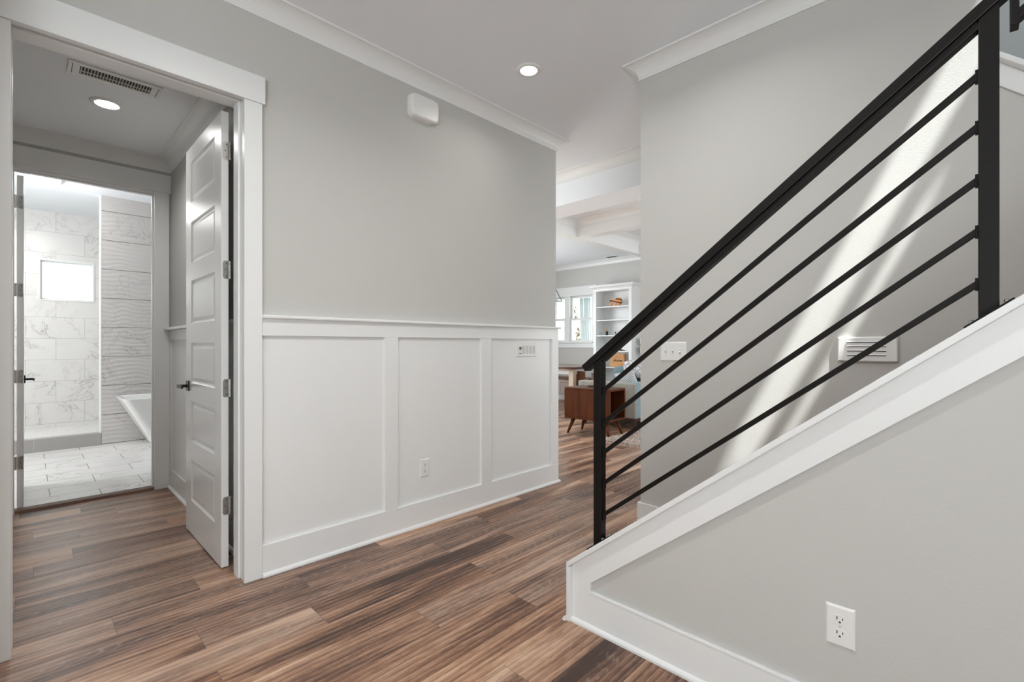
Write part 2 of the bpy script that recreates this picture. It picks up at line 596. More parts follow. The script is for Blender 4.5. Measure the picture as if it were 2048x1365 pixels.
def cove(p, z0, z1, n=8):
    """crown profile as (projection, z) from the wall at z0 to the ceiling at z1"""
    lip = 0.010
    pts = [(0.0, z0), (0.008, z0)]
    for i in range(n + 1):
        t = i / n * math.pi / 2
        pts.append((0.008 + (p - 0.008) * (1 - math.cos(t)), z0 + 0.006 + (z1 - lip - 0.006 - z0) * math.sin(t)))
    pts += [(p, z1), (0.0, z1)]
    return pts


def crown(name, path, prof, mat, label):
    """path: list of (x, y, nx, ny): corner points on the wall and the offset direction of the mitre"""
    m = MB()
    rings = []
    for x, y, nx, ny in path:
        rings.append([(x + nx * p, y + ny * p, z) for p, z in prof])
    m.loft(rings, True)
    return struct(m.build(name, mat), label)


# floors
struct(MB().box(-5.1, 8.75, -2.6, 4.93, -0.06, 0.0).box(XV + 0.001, 8.75, 4.93, 7.75, -0.06, 0.0).build('floor', M['floor']), 'brown wood plank floor of the hall and rooms beyond')
struct(MB().box(-1.6, XV, 4.93, 9.1, -0.06, 0.0).box(XV, 3.2, 5.0, 9.1, -0.0599, 0.002).build('floor_bathroom', M['tile_floor']), 'white marble tile floor of the bathroom')

# hall wall with the doorway
DL, DR, DH = -0.052, 0.768, 2.458
struct(MB().box(-5.1, DL - 0.02, YA, YB, 0, ZC + 0.3).box(DR + 0.02, XE, YA, YB, 0, ZC + 0.3).box(DL - 0.02, DR + 0.02, YA, YB, DH + 0.02, ZC + 0.3)
       .build('wall_left', M['wall']), 'greige hall wall with white wainscot beside the open doorway')

# hall ceiling and its neighbours
struct(MB().box(-5.1, 1.66, -2.6, YA, ZC, ZC + 0.30).box(1.66, 2.9, 0.0, YA, ZC, ZC + 0.30).box(2.9, 3.935, 1.40, YA, ZC, ZC + 0.30)
       .box(XE, 3.935, YA, 7.75, ZC, ZC + 0.30).build('ceiling', M['ceil']), 'white hall ceiling')
struct(MB().box(3.93, 8.75, -1.1, 7.75, ZC + 0.001, ZC + 0.30).build('ceiling_living', M['ceil']), 'white ceiling over the living and dining room')
struct(MB().box(-1.0, XV, YB, YD, ZV, ZV + 0.2).build('ceiling_vestibule', M['ceil']), 'low white ceiling of the small vestibule')
struct(MB().box(-1.6, 3.2, 5.0, 9.1, ZC, ZC + 0.2).build('ceiling_bathroom', M['ceil']), 'white bathroom ceiling')

# stair wall: full height up to its end, half height beyond it
m = MB()
m.box(XC, XC + 0.14, -0.045, 1.560, 0, 6.8)
struct(m.build('wall_stair', M['wall']), 'greige wall across the stair with the light switch')
m = MB()
sl2 = 0.93
zt = lambda y: 2.345 + sl2 * (y + 0.045)
m.prism([(-0.045, 0), (-0.045, zt(-0.045)), (-1.6, zt(-1.6)), (-1.9, zt(-1.6)), (-1.9, 0)], 'x', XC + 0.0005, XC + 0.138)
struct(m.build('wall_upper_flight', M['wall']), 'greige half wall of the upper flight behind the tall railing post')
m = MB()
m.prism([(-0.046, zt(-0.045)), (-0.046, zt(-0.045) + 0.026), (-1.6, zt(-1.6) + 0.026), (-1.6, zt(-1.6))], 'x', XC - 0.060, XC + 0.198)
struct(m.build('trim_1', M['trim'], bevel=0.003), 'white sloping cap on the upper flight half wall')
m = MB()
m.prism([(-0.046, zt(-0.045)), (-1.6, zt(-1.6)), (-1.6, zt(-1.6) - 0.094), (-0.046, zt(-0.045) - 0.094)], 'x', XC - 0.014, XC)
struct(m.build('trim_2', M['trim'], bevel=0.002), 'white skirt board under the upper flight cap')

# half wall of the lower flight
SL = 0.785
XHF = 1.665                       # face of its boards
zlow = lambda y: 0.240 + SL * (1.275 - y)
YT = -0.95                        # top of the flight (landing edge)
m = MB()
m.prism([(1.265, 0), (1.265, zlow(1.265)), (YT, zlow(YT)), (-1.9, zlow(YT)), (-1.9, 0)], 'x', XHF + 0.013, 1.785)
struct(m.build('wall_right', M['wall']), 'greige half wall below the stair railing')
# boards on its face
sk = 0.125
m = MB()
m.prism([(1.270, 0.0), (1.270, zlow(1.270)), (YT, zlow(YT)), (YT, zlow(YT) - sk), (1.177, zlow(1.177) - sk), (1.177, 0.148), (-1.9, 0.148), (-1.9, 0.0)], 'x', XHF, XHF + 0.0131)
struct(m.build('trim_3', M['trim'], bevel=0.0015), 'white skirt and base boards framing the half wall')
m = MB().box(XHF - 0.002, XHF + 0.0132, -1.9, 1.177, 0.148, 0.158)
struct(m.build('trim_4', M['trim'], bevel=0.002), 'thin white bead along the top of the half wall base board')
m = MB()
m.prism([(1.2701, zlow(1.2701) + 0.0), (1.289, zlow(1.289) + 0.0), (1.289, zlow(1.289) + 0.024), (YT, zlow(YT) + 0.024), (-1.9, zlow(YT) + 0.024), (-1.9, zlow(YT)), (YT, zlow(YT))], 'x', XHF - 0.020, 1.806)
m.box(XHF - 0.020, 1.806, 1.2702, 1.289, 0.0, zlow(1.289) + 0.006)
struct(m.build('trim_5', M['trim'], bevel=0.002), 'white sloping cap and end board of the half wall')
m = MB()
m.prism([(XHF, 0), (XHF - 0.013, 0), (XHF - 0.013, 0.009), (XHF - 0.009, 0.016), (XHF - 0.004, 0.019), (XHF, 0.020)], 'y', -1.9, 1.2695)
m.prism([(1.289, 0), (1.303, 0), (1.303, 0.009), (1.298, 0.016), (1.289, 0.020)], 'x', XHF - 0.028, 1.806)
struct(m.build('baseboard_right', M['trim']), 'white shoe moulding at the foot of the half wall')

# stairs behind the half wall
m = MB()
nst = 9
rise, run = zlow(YT) / nst * 0.9, (1.20 - YT) / nst
poly = [(1.20, 0)]
for i in range(nst):
    y = 1.20 - i * run
    poly += [(y, (i + 1) * rise), (y - run, (i + 1) * rise)]
poly += [(-1.9, nst * rise), (-1.9, 0)]
struct(m.prism(poly, 'x', 1.787, XC - 0.001).build('floor_stairs', M['floor']), 'wooden stair flight hidden behind the half wall')

# hall crown
pr = cove(0.085, 2.893, ZC)
crown('trim_6', [(-5.1, YA, 0, -1), (XE, YA, 1, -1), (XE, YB + 0.6, 1, 0)], pr, M['trim'], 'white crown moulding along the hall wall with the doorway')
crown('trim_7', [(XC, 0.002, -1, 0), (XC, 1.560, -1, 1), (XC + 0.14, 1.560, 0, 1)], pr, M['trim'], 'white crown moulding at the top of the stair wall')
struct(MB().box(XE - 0.15, XE, YB, YB + 0.6, 0, ZC + 0.3).build('wall_return', M['wall']), 'short return of the hall wall into the dining room')

# wainscot of the hall wall
f0 = YA - 0.020
m = MB().box(0.848, XE + 0.012, f0, YA, 1.247, 1.337)
m.box(1.560, 1.653, f0, YA, 0.162, 1.247).box(2.363, 2.464, f0, YA, 0.162, 1.247).box(3.178, XE + 0.012, f0, YA, 0.162, 1.247)
m.box(0.848, XE + 0.012, f0 - 0.001, YA, 0.0, 0.162)
m.box(XE, XE + 0.012, YA, YB + 0.6, 0.0, 1.337)
struct(m.build('trim_8', M['trim'], bevel=0.0012), 'white wainscot rails and stiles on the hall wall')
struct(MB().box(0.8485, XE, YA - 0.003, YA, 0.16, 1.30).build('wall_panel', M['trim']), 'smooth white field of the hall wainscot')
m = MB()
m.prism([(YA, 1.337), (YA - 0.040, 1.337), (YA - 0.042, 1.345), (YA - 0.040, 1.355), (YA, 1.355)], 'x', 0.8475, XE + 0.026)
m.box(XE, XE + 0.026, YA - 0.001, YB + 0.6, 1.337, 1.355)
struct(m.build('trim_9', M['trim'], bevel=0.0015), 'white chair rail ledge along the hall wall')


def shoe_x(m, x0, x1, y, s):
    """quarter-round along x, at wall face y, growing in s*y"""
    return m.prism([(y, 0), (y + s * 0.014, 0), (y + s * 0.014, 0.008), (y + s * 0.009, 0.016), (y, 0.020)], 'x', x0, x1)


m = shoe_x(MB(), 0.849, XE + 0.026, f0 - 0.001, -1)
m.box(XE + 0.012, XE + 0.026, f0 - 0.001, YB + 0.6, 0, 0.016)
struct(m.build('baseboard_left', M['trim']), 'white shoe moulding at the foot of the hall wainscot')

# door casing of the hall
m = MB().box(DR - 0.004, 0.8478, YA - 0.025, YA, 0, 2.437).box(-0.135, DL + 0.008, YA - 0.025, YA, 0, 2.437)
m.box(-0.147, 0.860, YA - 0.034, YA, 2.437, 2.574)
struct(m.build('trim_10', M['trim'], bevel=0.0015), 'wide white casing and header around the open hall doorway')
# jamb with stop
m = MB().box(DR, DR + 0.019, YA, YB + 0.012, 0, DH + 0.018).box(DL - 0.019, DL, YA, YB + 0.012, 0, DH + 0.018).box(DL, DR, YA, YB + 0.012, DH, DH + 0.018)
m.box(DR - 0.011, DR, YA + 0.055, YB - 0.034, 0, DH).box(DL, DL + 0.011, YA + 0.055, YB - 0.034, 0, DH).box(DL + 0.011, DR - 0.011, YA + 0.055, YB - 0.034, DH - 0.011, DH)
struct(m.build('trim_11', M['trim'], bevel=0.0015), 'white jamb and stop inside the hall doorway')

# vestibule
struct(MB().box(XV, XV + 0.1, YB, 5.0, 0, ZC).build('wall_vestibule', M['wall']), 'greige side wall of the vestibule behind the open door')
struct(MB().box(-1.1, -1.0, YB, YD, 0, ZC).build('wall_vestibule_left', M['wall']), 'greige far side wall of the vestibule')
BL, BR, BH = -0.070, 0.738, 2.455
struct(MB().box(-1.6, BL - 0.019, YD, YD + 0.115, 0, ZC + 0.1).box(BR + 0.019, XV + 0.1, YD, YD + 0.115, 0, ZC + 0.1).box(BL - 0.019, BR + 0.019, YD, YD + 0.115, BH + 0.019, ZC + 0.1)
       .build('wall_back', M['wall']), 'greige vestibule wall around the bathroom doorway')
m = MB().box(BR - 0.002, XV - 0.013, YD - 0.018, YD, 0, 2.470).box(-0.20, BL + 0.005, YD - 0.018, YD, 0, 2.470).box(-0.22, XV - 0.001, YD - 0.024, YD, 2.470, 2.618)
struct(m.build('trim_12', M['trim'], bevel=0.0015), 'white casing and header around the bathroom doorway')
m = MB().box(BR, BR + 0.019, YD, YD + 0.115, 0, BH + 0.019).box(BL - 0.019, BL, YD, YD + 0.115, 0, BH + 0.019).box(BL, BR, YD, YD + 0.115, BH, BH + 0.019)
m.box(BR - 0.011, BR, YD + 0.03, YD + 0.07, 0, BH).box(BL, BR - 0.011, YD + 0.03, YD + 0.07, BH - 0.011, BH)
struct(m.build('trim_13', M['trim'], bevel=0.0015), 'white jamb inside the bathroom doorway')
m = MB().prism([(YD - 0.016, 0.0), (YD - 0.004, 0.018), (YD + 0.080, 0.018), (YD + 0.104, 0.0)], 'x', BL, BR)
struct(m.build('trim_14', M['threshold']), 'dark wood threshold strip at the bathroom doorway')
prv = cove(0.10, 2.646, ZV)
crown('trim_15', [(-1.0, YD, 0, -1), (XV, YD, -1, -1), (XV, YB, -1, 0)], prv, M['trim'], 'white cove crown around the vestibule ceiling')
m = MB().box(XV - 0.013, XV, YB, YD, 1.240, 1.322).box(XV - 0.013, XV, 4.80, YD, 0.16, 1.240).box(XV - 0.013, XV, 3.93, 4.02, 0.16, 1.24).box(XV - 0.013, XV, YB, YD, 0, 0.16)
struct(m.build('trim_16', M['trim'], bevel=0.0012), 'white wainscot boards on the vestibule side wall')
struct(MB().box(XV - 0.003, XV, YB, YD, 0.15, 1.26).build('wall_panel_vestibule', M['trim']), 'smooth white wainscot field in the vestibule')
struct(MB().box(XV - 0.052, XV, YB, YD - 0.020, 1.322, 1.342).build('trim_17', M['trim'], bevel=0.0015), 'white chair rail ledge in the vestibule')
m = MB().prism([(XV - 0.013, 0), (XV - 0.028, 0), (XV - 0.028, 0.009), (XV - 0.022, 0.017), (XV - 0.013, 0.021)], 'y', YB, YD - 0.018)
struct(m.build('baseboard_vestibule', M['trim']), 'white shoe moulding in the vestibule')

# ------------------------------------------------------------------ doors


def panel_door(name, hinge_x, y0, width, height, z0, thick, panels, stile, label):
    """door leaf opened square to its wall: the leaf runs along +y from y0, its panelled face looks to -x"""
    t = bpy.data.objects.new(name, None)
    t.location = (hinge_x + thick / 2, y0, 0)
    C.objects.link(t)
    struct(t, label)
    x0, x1 = hinge_x, hinge_x + thick
    y1 = y0 + width
    m = MB()
    # face grid: boards around the panels on both faces, panel core in between
    ys = [y0, y0 + stile[0], y1 - stile[1], y1]
    m.box(x0, x1, ys[0], ys[1], z0, z0 + height).box(x0, x1, ys[2], ys[3], z0, z0 + height)
    edges = [z0] + [z for p in panels for z in p] + [z0 + height]
    for i in range(0, len(edges), 2):
        m.box(x0, x1, ys[1], ys[2], edges[i], edges[i + 1])
    m.build('door_frame', M['door'], t, bevel=0.0)
    for a, b in panels:
        q = MB()
        d = 0.0085
        for xs, s in ((x0, 1), (x1, -1)):
            rings = []
            for ins, dep in ((0, 0), (0.004, 0.004), (0.012, d), (0.018, d), (0.034, 0.004), (0.036, 0.0035)):
                rings.append([(xs + s * dep, ys[1] + ins, a + ins), (xs + s * dep, ys[2] - ins, a + ins), (xs + s * dep, ys[2] - ins, b - ins), (xs + s * dep, ys[1] + ins, b - ins)])
            n = len(rings)
            vs = [p for r in rings for p in r]
            fs = []
            for i in range(n - 1):
                for j in range(4):
                    k0, k1 = i * 4 + j, i * 4 + (j + 1) % 4
                    fs.append((k0, k1, k1 + 4, k0 + 4))
            fs.append(tuple(range((n - 1) * 4, n * 4)))
            q.add(vs, fs)
        q.build('door_panel', M['door'], t)
    return t


def hinge(parent, x, y, z, mat, knuckle_x, rot=0):
    """butt hinge: leaf on the door edge (facing -y), barrel beside it"""
    t = MB()
    w, hh, r = 0.026, 0.048, 0.012
    pts = []
    for cx, cz, a0 in ((x + r, z - hh + r, 180), (x + w, z - hh, None), (x + w, z + hh, None), (x + r, z + hh - r, 90)):
        if a0 is None:
            pts.append((cx, cz))
        else:
            for i in range(5):
                a = math.radians(a0 + i * 22.5)
                pts.append((cx + r * math.cos(a), cz + r * math.sin(a)))
    t.prism(pts, 'y', y - 0.0025, y)
    h = t.build('hinge', mat, parent, bevel=0.0005)
    for i in range(5):
        za = z - hh + i * 0.0192
        MB().lathe([(0.0072, za + 0.0006), (0.0072, za + 0.0186)], (knuckle_x, y - 0.004, 0), 12).build('knuckle', mat, h, smooth=False)
    for dz in (-0.034, 0.0, 0.034):
        MB().lathe([(0.0035, y - 0.0036), (0.0035, y - 0.0024)], (x + (0.012 if dz == 0 else 0.018), 0, z + dz), 10, 'y').build('screw', M['steel_dark'], h)
    return h


P6 = [(0.217, 0.474), (0.591, 0.844), (0.960, 1.212), (1.333, 1.604), (1.715, 1.973), (2.098, 2.354)]
D1 = panel_door('door_1', 0.7255, 2.892, 0.800, 2.444, 0.008, 0.035, P6, (0.125, 0.135), 'open white six panel door in the hall doorway')
for z in (2.242, 1.603, 0.967, 0.335):
    hinge(D1, 0.7325, 2.892, z, M['steel'], 0.7660)


def lever(parent, x, y, z, s, dirv, mat):
    """square rosette on the face at x looking to s*x, lever running along y"""
    r = MB().box(min(x, x + s * 0.009), max(x, x + s * 0.009), y - 0.032, y + 0.032, z - 0.032, z + 0.032).build('door_handle', mat, parent, bevel=0.002)
    MB().tube([(x + s * 0.008, y, z), (x + s * 0.056, y, z)], 0.0095, 14).build('handle_neck', mat, r)
    MB().beam((x + s * 0.056, y - dirv * 0.012, z), (x + s * 0.056, y + dirv * 0.115, z), 0.011, 0.019).build('handle_lever', mat, r, bevel=0.002)
    return r


lever(D1, 0.7255, 3.628, 0.937, -1, -1, M['black'])
# bathroom door, opened into the bathroom, seen on its hinge edge
D2 = panel_door('door_2', -0.0545, 5.012, 0.760, 2.430, 0.010, 0.035, P6, (0.12, 0.12), 'white bathroom door standing open at the left of its doorway')
for z in (2.245, 1.600, 0.968, 0.335):
    hinge(D2, -0.048, 5.012, z, M['steel'], -0.062)
lever(D2, -0.0195, 5.70, 0.912, 1, -1, M['black'])

# ------------------------------------------------------------------ bathroom
struct(MB().box(-1.6, 0.10, 8.9, 9.05, 0, ZC).box(0.665, 3.2, 8.9, 9.05, 0, ZC).box(0.10, 0.665, 8.9, 9.05, 0, 1.790).box(0.10, 0.665, 8.9, 9.05, 2.350, ZC)
       .build('wall_shower', M['tile_wall']), 'white veined marble tile wall at the back of the shower')
struct(MB().box(-1.75, -1.6, 4.9, 9.05, 0, ZC).build('wall_bath_left', M['tile_wall']), 'left wall of the bathroom')
struct(MB().box(3.2, 3.35, 5.0, 9.05, 0, ZC).build('wall_bath_right', M['wall']), 'right wall of the bathroom')
struct(MB().box(0.622, 3.2, 7.500, 7.62, 0, ZC).build('wall_feature', M['tile_wavy']), 'wavy marble feature wall behind the bathtub')
struct(MB().box(0.610, 0.622, 7.498, 7.62, 0.147, ZC).build('trim_18', M['trim']), 'slim white edge strip of the wavy feature wall')
struct(MB().box(-1.6, 0.620, 7.500, 7.62, 0.0, 0.146).build('trim_19', M['tile_curb']), 'gray marble shower curb')
struct(MB().box(-1.6, 3.2, 7.62, 8.9, 0.0, 0.085).build('floor_shower', M['mosaic']), 'pale shower floor')
struct(MB().box(XV + 0.1, 3.2, 4.95, 5.0, 0, ZC).build('wall_bath_front', M['wall']), 'front wall of the bathroom')

# shower window
wn = bpy.data.objects.new('window_1', None)
wn.location = (0.3825, 8.96, 2.07)
C.objects.link(wn)
struct(wn, 'small bright window in the shower wall')


def frame_xz(m, x0, x1, z0, z1, y0, y1, w):
    return m.box(x0, x1, y0, y1, z0, z0 + w).box(x0, x1, y0, y1, z1 - w, z1).box(x0, x0 + w, y0, y1, z0 + w, z1 - w).box(x1 - w, x1, y0, y1, z0 + w, z1 - w)


frame_xz(MB(), 0.100, 0.665, 1.790, 2.350, 8.893, 8.985, 0.020).build('window_frame', M['trim'], wn, bevel=0.002)
frame_xz(MB(), 0.1202, 0.6448, 1.8102, 2.3298, 8.955, 8.99, 0.022).build('sash', M['trim'], wn, bevel=0.002)
MB().box(0.142, 0.623, 8.968, 8.972, 1.832, 2.308).build('window_pane', M['glass'], wn)
# neighbour's lap siding outside
m = MB()
for i in range(22):
    z = 0.0 + i * 0.16
    m.prism([(10.9, z), (10.885, z), (10.898, z + 0.165), (10.9, z + 0.165)], 'x', -2.5, 4.0)
struct(m.build('wall_neighbor', M['siding']), 'white lap siding outside the shower window')

# bathtub
tub = thing('bathtub', 'white freestanding bathtub with a flared end before the wavy tile wall', 'bathtub', (1.55, 7.10, 0.002))


def rrect(cx, cy, hx, hy, z, r, n=7):
    pts = []
    for sx, sy, a0 in ((1, 1, 0), (-1, 1, 90), (-1, -1, 180), (1, -1, 270)):
        for i in range(n):
            a = math.radians(a0 + i * 90 / (n - 1))
            pts.append((cx + sx * (hx - r) + r * math.cos(a), cy + sy * (hy - r) + r * math.sin(a), z))
    return pts


rings = []
X0, X1 = 0.742, 2.42
for t in [0, 0.03, 0.08, 0.2, 0.4, 0.6, 0.8, 0.97, 1.0]:
    z = 0.002 + t * 0.585
    fl = 0.235 * (1 - t)
    ins = 0.020 if t == 0 else 0.006 if t == 0.03 else 0.0
    rings.append(rrect((X0 + X1) / 2 + fl * 0.3, 7.10, (X1 - X0) / 2 - fl * 0.98 - ins, 0.345 - 0.09 * (1 - t) - ins, z, 0.06 + 0.04 * (1 - t)))
m = MB()
top = rings[-1]
inner = [rrect((X0 + X1) / 2, 7.10, (X1 - X0) / 2 - 0.022, 0.323, 0.587, 0.05), rrect((X0 + X1) / 2, 7.10, (X1 - X0) / 2 - 0.03, 0.315, 0.57, 0.05),
         rrect((X0 + X1) / 2 + 0.03, 7.10, (X1 - X0) / 2 - 0.19, 0.25, 0.16, 0.1), rrect((X0 + X1) / 2 + 0.03, 7.10, (X1 - X0) / 2 - 0.26, 0.19, 0.12, 0.1)]
m.loft(rings + inner, True)
m.build('tub_shell', M['enamel'], tub, smooth=True, bevel=0.004)
MB().lathe([(0.028, 0.1215), (0.028, 0.126)], (1.65, 7.10, 0), 20).build('drain', M['steel'], tub)

# ------------------------------------------------------------------ ceiling fittings


def downlight(name, x, y, z, label, power, r=0.062, glow='lamp_glow', group=None):
    t = thing(name, label, 'ceiling light', (x, y, z), group)
    MB().lathe([(r + 0.001, z - 0.0005), (r + 0.002, z - 0.010), (r + 0.010, z - 0.0105), (r + 0.026, z - 0.006), (r + 0.027, z - 0.0005)], (x, y, 0), 40, cap=False).build('trim_ring', M['plastic'], t, smooth=True)
    MB().lathe([(0.0005, z - 0.0075), (r, z - 0.0075), (r, z - 0.0015), (0.0005, z - 0.0015)], (x, y, 0), 40).build('lens', M[glow], t)
    l = bpy.data.lights.new('downlight_light', 'AREA')
    l.shape = 'DISK'
    l.size = 2 * r
    l.energy = power
    l.color = (1.0, 0.98, 0.955)
    l.spread = math.radians(150)
    o = bpy.data.objects.new('downlight_light', l)
    o.location = (0, 0, -0.014)
    o.parent = t
    C.objects.link(o)
    return t


downlight('recessed_light', 2.286, 2.097, ZC, 'glowing round recessed light in the hall ceiling', 1.8, 0.053)
downlight('recessed_light', 0.356, 3.974, ZV, 'glowing round recessed light in the vestibule ceiling beyond the doorway', 4.8, 0.060)
# unseen lights added above and behind the camera to brighten the hall evenly
downlight('recessed_light', 0.75, 1.15, ZC, 'added unseen ceiling light above the viewer', 12.0, 0.053)
downlight('recessed_light', 1.95, 0.95, ZC, 'added unseen ceiling light over the foot of the stairs', 5.0, 0.053)
downlight('recessed_light', -1.7, 1.4, ZC, 'added unseen ceiling light far behind the viewer', 5.0, 0.053)

downlight('recessed_light', -0.55, 8.25, ZC, 'added unseen light in the shower ceiling', 8.0, 0.060)  # made-up lamp out of view, brightens the shower tiles

# vestibule supply register
vx0, vx1, vy0, vy1 = 0.155, 0.572, 3.495, 3.665
vg = thing('ceiling_register', 'white louvered air register in the vestibule ceiling', 'air vent', ((vx0 + vx1) / 2, (vy0 + vy1) / 2, ZV))
ix0, ix1, iy0, iy1 = vx0 + 0.050, vx1 - 0.050, vy0 + 0.035, vy1 - 0.035
m = MB().box(vx0, vx1, vy0, iy0, ZV - 0.007, ZV).box(vx0, vx1, iy1, vy1, ZV - 0.007, ZV).box(vx0, ix0, iy0, iy1, ZV - 0.007, ZV).box(ix1, vx1, iy0, iy1, ZV - 0.007, ZV)
m.build('register_frame', M['plastic'], vg, bevel=0.002)
MB().box(ix0, ix1, iy0, iy1, ZV - 0.0012, ZV - 0.0002).build('duct_opening', M['duct'], vg)
for i in range(23):
    x = ix0 + (i + 0.5) * (ix1 - ix0) / 23
    m = MB()
    m.prism([(x - 0.004, ZV - 0.0075), (x - 0.003, ZV - 0.0075), (x + 0.003, ZV - 0.0013), (x + 0.002, ZV - 0.0013)], 'y', iy0, iy1)
    m.build('louver', M['plastic_gray'], vg)
MB().box((ix0 + ix1) / 2 - 0.16, (ix0 + ix1) / 2 + 0.16, (iy0 + iy1) / 2 - 0.002, (iy0 + iy1) / 2 + 0.002, ZV - 0.0115, ZV - 0.0076).build('cross_bar', M['plastic'], vg)
for x in (vx0 + 0.018, vx1 - 0.018):
    MB().box(x - 0.0012, x + 0.0012, vy0 + 0.02, vy1 - 0.02, ZV - 0.0085, ZV - 0.0071).build('side_slot', M['dark'], vg)

# bathroom fan light
BX, BY = 0.135, 7.05
fl = thing('bath_fan_light', 'lit square fan light on the bathroom ceiling', 'ceiling light', (BX, BY, ZC))
m = MB()
m.loft([[(BX + sx * a, BY + sy * b, z) for sx, sy in ((-1, -1), (1, -1), (1, 1), (-1, 1))] for a, b, z in ((0.150, 0.150, ZC), (0.150, 0.150, ZC - 0.012), (0.118, 0.118, ZC - 0.048))])
m.build('fan_housing', M['plastic'], fl, bevel=0.004)
m = MB()
m.loft([[(BX + sx * a, BY + sy * b, z) for sx, sy in ((-1, -1), (1, -1), (1, 1), (-1, 1))] for a, b, z in ((0.113, 0.113, ZC - 0.0485), (0.108, 0.108, ZC - 0.078), (0.095, 0.095, ZC - 0.084))])
m.build('light_lens', M['lamp_glow_bath'], fl, bevel=0.004)
l = bpy.data.lights.new('fan_light', 'POINT')
l.shadow_soft_size = 0.06
l.energy = 5
l.color = (1.0, 0.98, 0.95)
lo = bpy.data.objects.new('fan_light', l)
lo.location = (0, 0, -0.17)
lo.parent = fl
C.objects.link(lo)

# ------------------------------------------------------------------ wall fittings


def plate_y(m, x0, x1, z0, z1, y, d=0.006, b=0.006):
    """bevelled cover plate on a wall facing -y"""
    r = [[(x0, y, z0), (x1, y, z0), (x1, y, z1), (x0, y, z1)], [(x0, y - d * 0.35, z0), (x1, y - d * 0.35, z0), (x1, y - d * 0.35, z1), (x0, y - d * 0.35, z1)],
         [(x0 + b, y - d, z0 + b), (x1 - b, y - d, z0 + b), (x1 - b, y - d, z1 - b), (x0 + b, y - d, z1 - b)]]
    return m.loft(r)


def plate_x(m, y0, y1, z0, z1, x, d=0.006, b=0.006):
    r = [[(x - e, y0 + i, z0 + i), (x - e, y1 - i, z0 + i), (x - e, y1 - i, z1 - i), (x - e, y0 + i, z1 - i)] for e, i in ((0, 0), (d * 0.35, 0), (d, b))]
    return m.loft(r)


def outlet(label, loc, facing):
    """duplex outlet, facing '-y' or '-x'; loc is the plate centre on the wall"""
    t = thing('wall_outlet', label, 'outlet', loc)
    cx, cy, cz = loc
    if facing == '-y':
        P = lambda a, d, z: (cx + a, cy - d, cz + z)
    else:
        P = lambda a, d, z: (cx - d, cy - a, cz + z)

    def bx(a0, a1, d0, d1, z0, z1):
        p, q = P(a0, d0, z0), P(a1, d1, z1)
        return MB().box(min(p[0], q[0]), max(p[0], q[0]), min(p[1], q[1]), max(p[1], q[1]), min(p[2], q[2]), max(p[2], q[2]))
    if facing == '-y':
        plate_y(MB(), cx - 0.037, cx + 0.037, cz - 0.060, cz + 0.060, cy).build('cover_plate', M['plastic'], t, bevel=0.001)
    else:
        plate_x(MB(), cy - 0.037, cy + 0.037, cz - 0.060, cz + 0.060, cx).build('cover_plate', M['plastic'], t, bevel=0.001)
    for dz in (0.0205, -0.0205):
        pts = []
        for i in range(24):
            a = 2 * math.pi * i / 24
            pts.append((0.0172 * math.cos(a), max(-0.0138, min(0.0138, 0.0172 * math.sin(a)))))
        m = MB()
        m.loft([[P(a, d, z + dz) for a, z in pts] for d in (0.0055, 0.0072)])
        r = m.build('receptacle', M['plastic'], t)
        bx(-0.0085, -0.0058, 0.0071, 0.0075, dz - 0.001, dz + 0.008).build('slot', M['dark'], r)
        bx(0.0058, 0.0080, 0.0071, 0.0075, dz + 0.000, dz + 0.007).build('slot', M['dark'], r)
        bx(-0.0025, 0.0025, 0.0071, 0.0075, dz - 0.0095, dz - 0.0048).build('slot', M['dark'], r)
    m = MB()
    pts = [(0.0032 * math.cos(2 * math.pi * i / 12), 0.0032 * math.sin(2 * math.pi * i / 12)) for i in range(12)]
    m.loft([[P(a, d, z) for a, z in pts] for d in (0.0055, 0.0068)])
    m.build('screw', M['plastic_gray'], t)
    return t


outlet('white duplex outlet low on the middle wainscot panel', (1.864, YA - 0.003, 0.377), '-y')
outlet('white duplex outlet on the greige half wall under the stair railing', (XHF + 0.013, 0.296, 0.372), '-x')

# keypad with a round knob and four columns of buttons
kp = thing('audio_keypad', 'white wall keypad with a round dot and button columns on the right wainscot panel', 'keypad', (2.866, YA - 0.003, 1.157))
plate_y(MB(), 2.742, 2.990, 1.101, 1.214, YA - 0.003, 0.007).build('cover_plate', M['plastic'], kp, bevel=0.001)
MB().lathe([(0.012, YA - 0.0095), (0.012, YA - 0.016), (0.010, YA - 0.018)], (2.787, 0, 1.172), 20, 'y').build('knob', plain('keypad_dot', (0.16, 0.16, 0.15), 0.5), kp)
MB().box(2.776, 2.800, YA - 0.0105, YA - 0.0098, 1.126, 1.131).build('status_light', M['dark'], kp)
for c in range(4):
    x = 2.826 + c * 0.0415
    MB().box(x - 0.0145, x + 0.0145, YA - 0.0115, YA - 0.0099, 1.127, 1.193).build('button_strip', M['plastic_gray'], kp, bevel=0.0008)

# alarm siren high on the wall
sr = thing('alarm_siren', 'white rounded alarm box high on the hall wall below the crown', 'alarm box', (1.845, YA, 2.760))
rings = []
for d, s in ((0.0, 1.0), (0.010, 1.0), (0.011, 0.985), (0.030, 0.985), (0.044, 0.95), (0.052, 0.86)):
    hx, hz = 0.113 * s, 0.078 * s
    ring = []
    for i in range(40):
        a = 2 * math.pi * i / 40
        cx_, sx_ = math.cos(a), math.sin(a)
        e = 0.36
        ring.append((1.845 + hx * math.copysign(abs(cx_) ** e, cx_), YA - d, 2.762 + hz * math.copysign(abs(sx_) ** e, sx_)))
    rings.append(ring)
MB().loft(rings).build('siren_shell', M['plastic'], sr, smooth=False, bevel=0.001)
for i in range(4):
    x = 1.90 + i * 0.011
    MB().box(x, x + 0.005, YA - 0.036, YA - 0.014, 2.6838, 2.6850).build('vent_slot', M['plastic_gray'], sr)

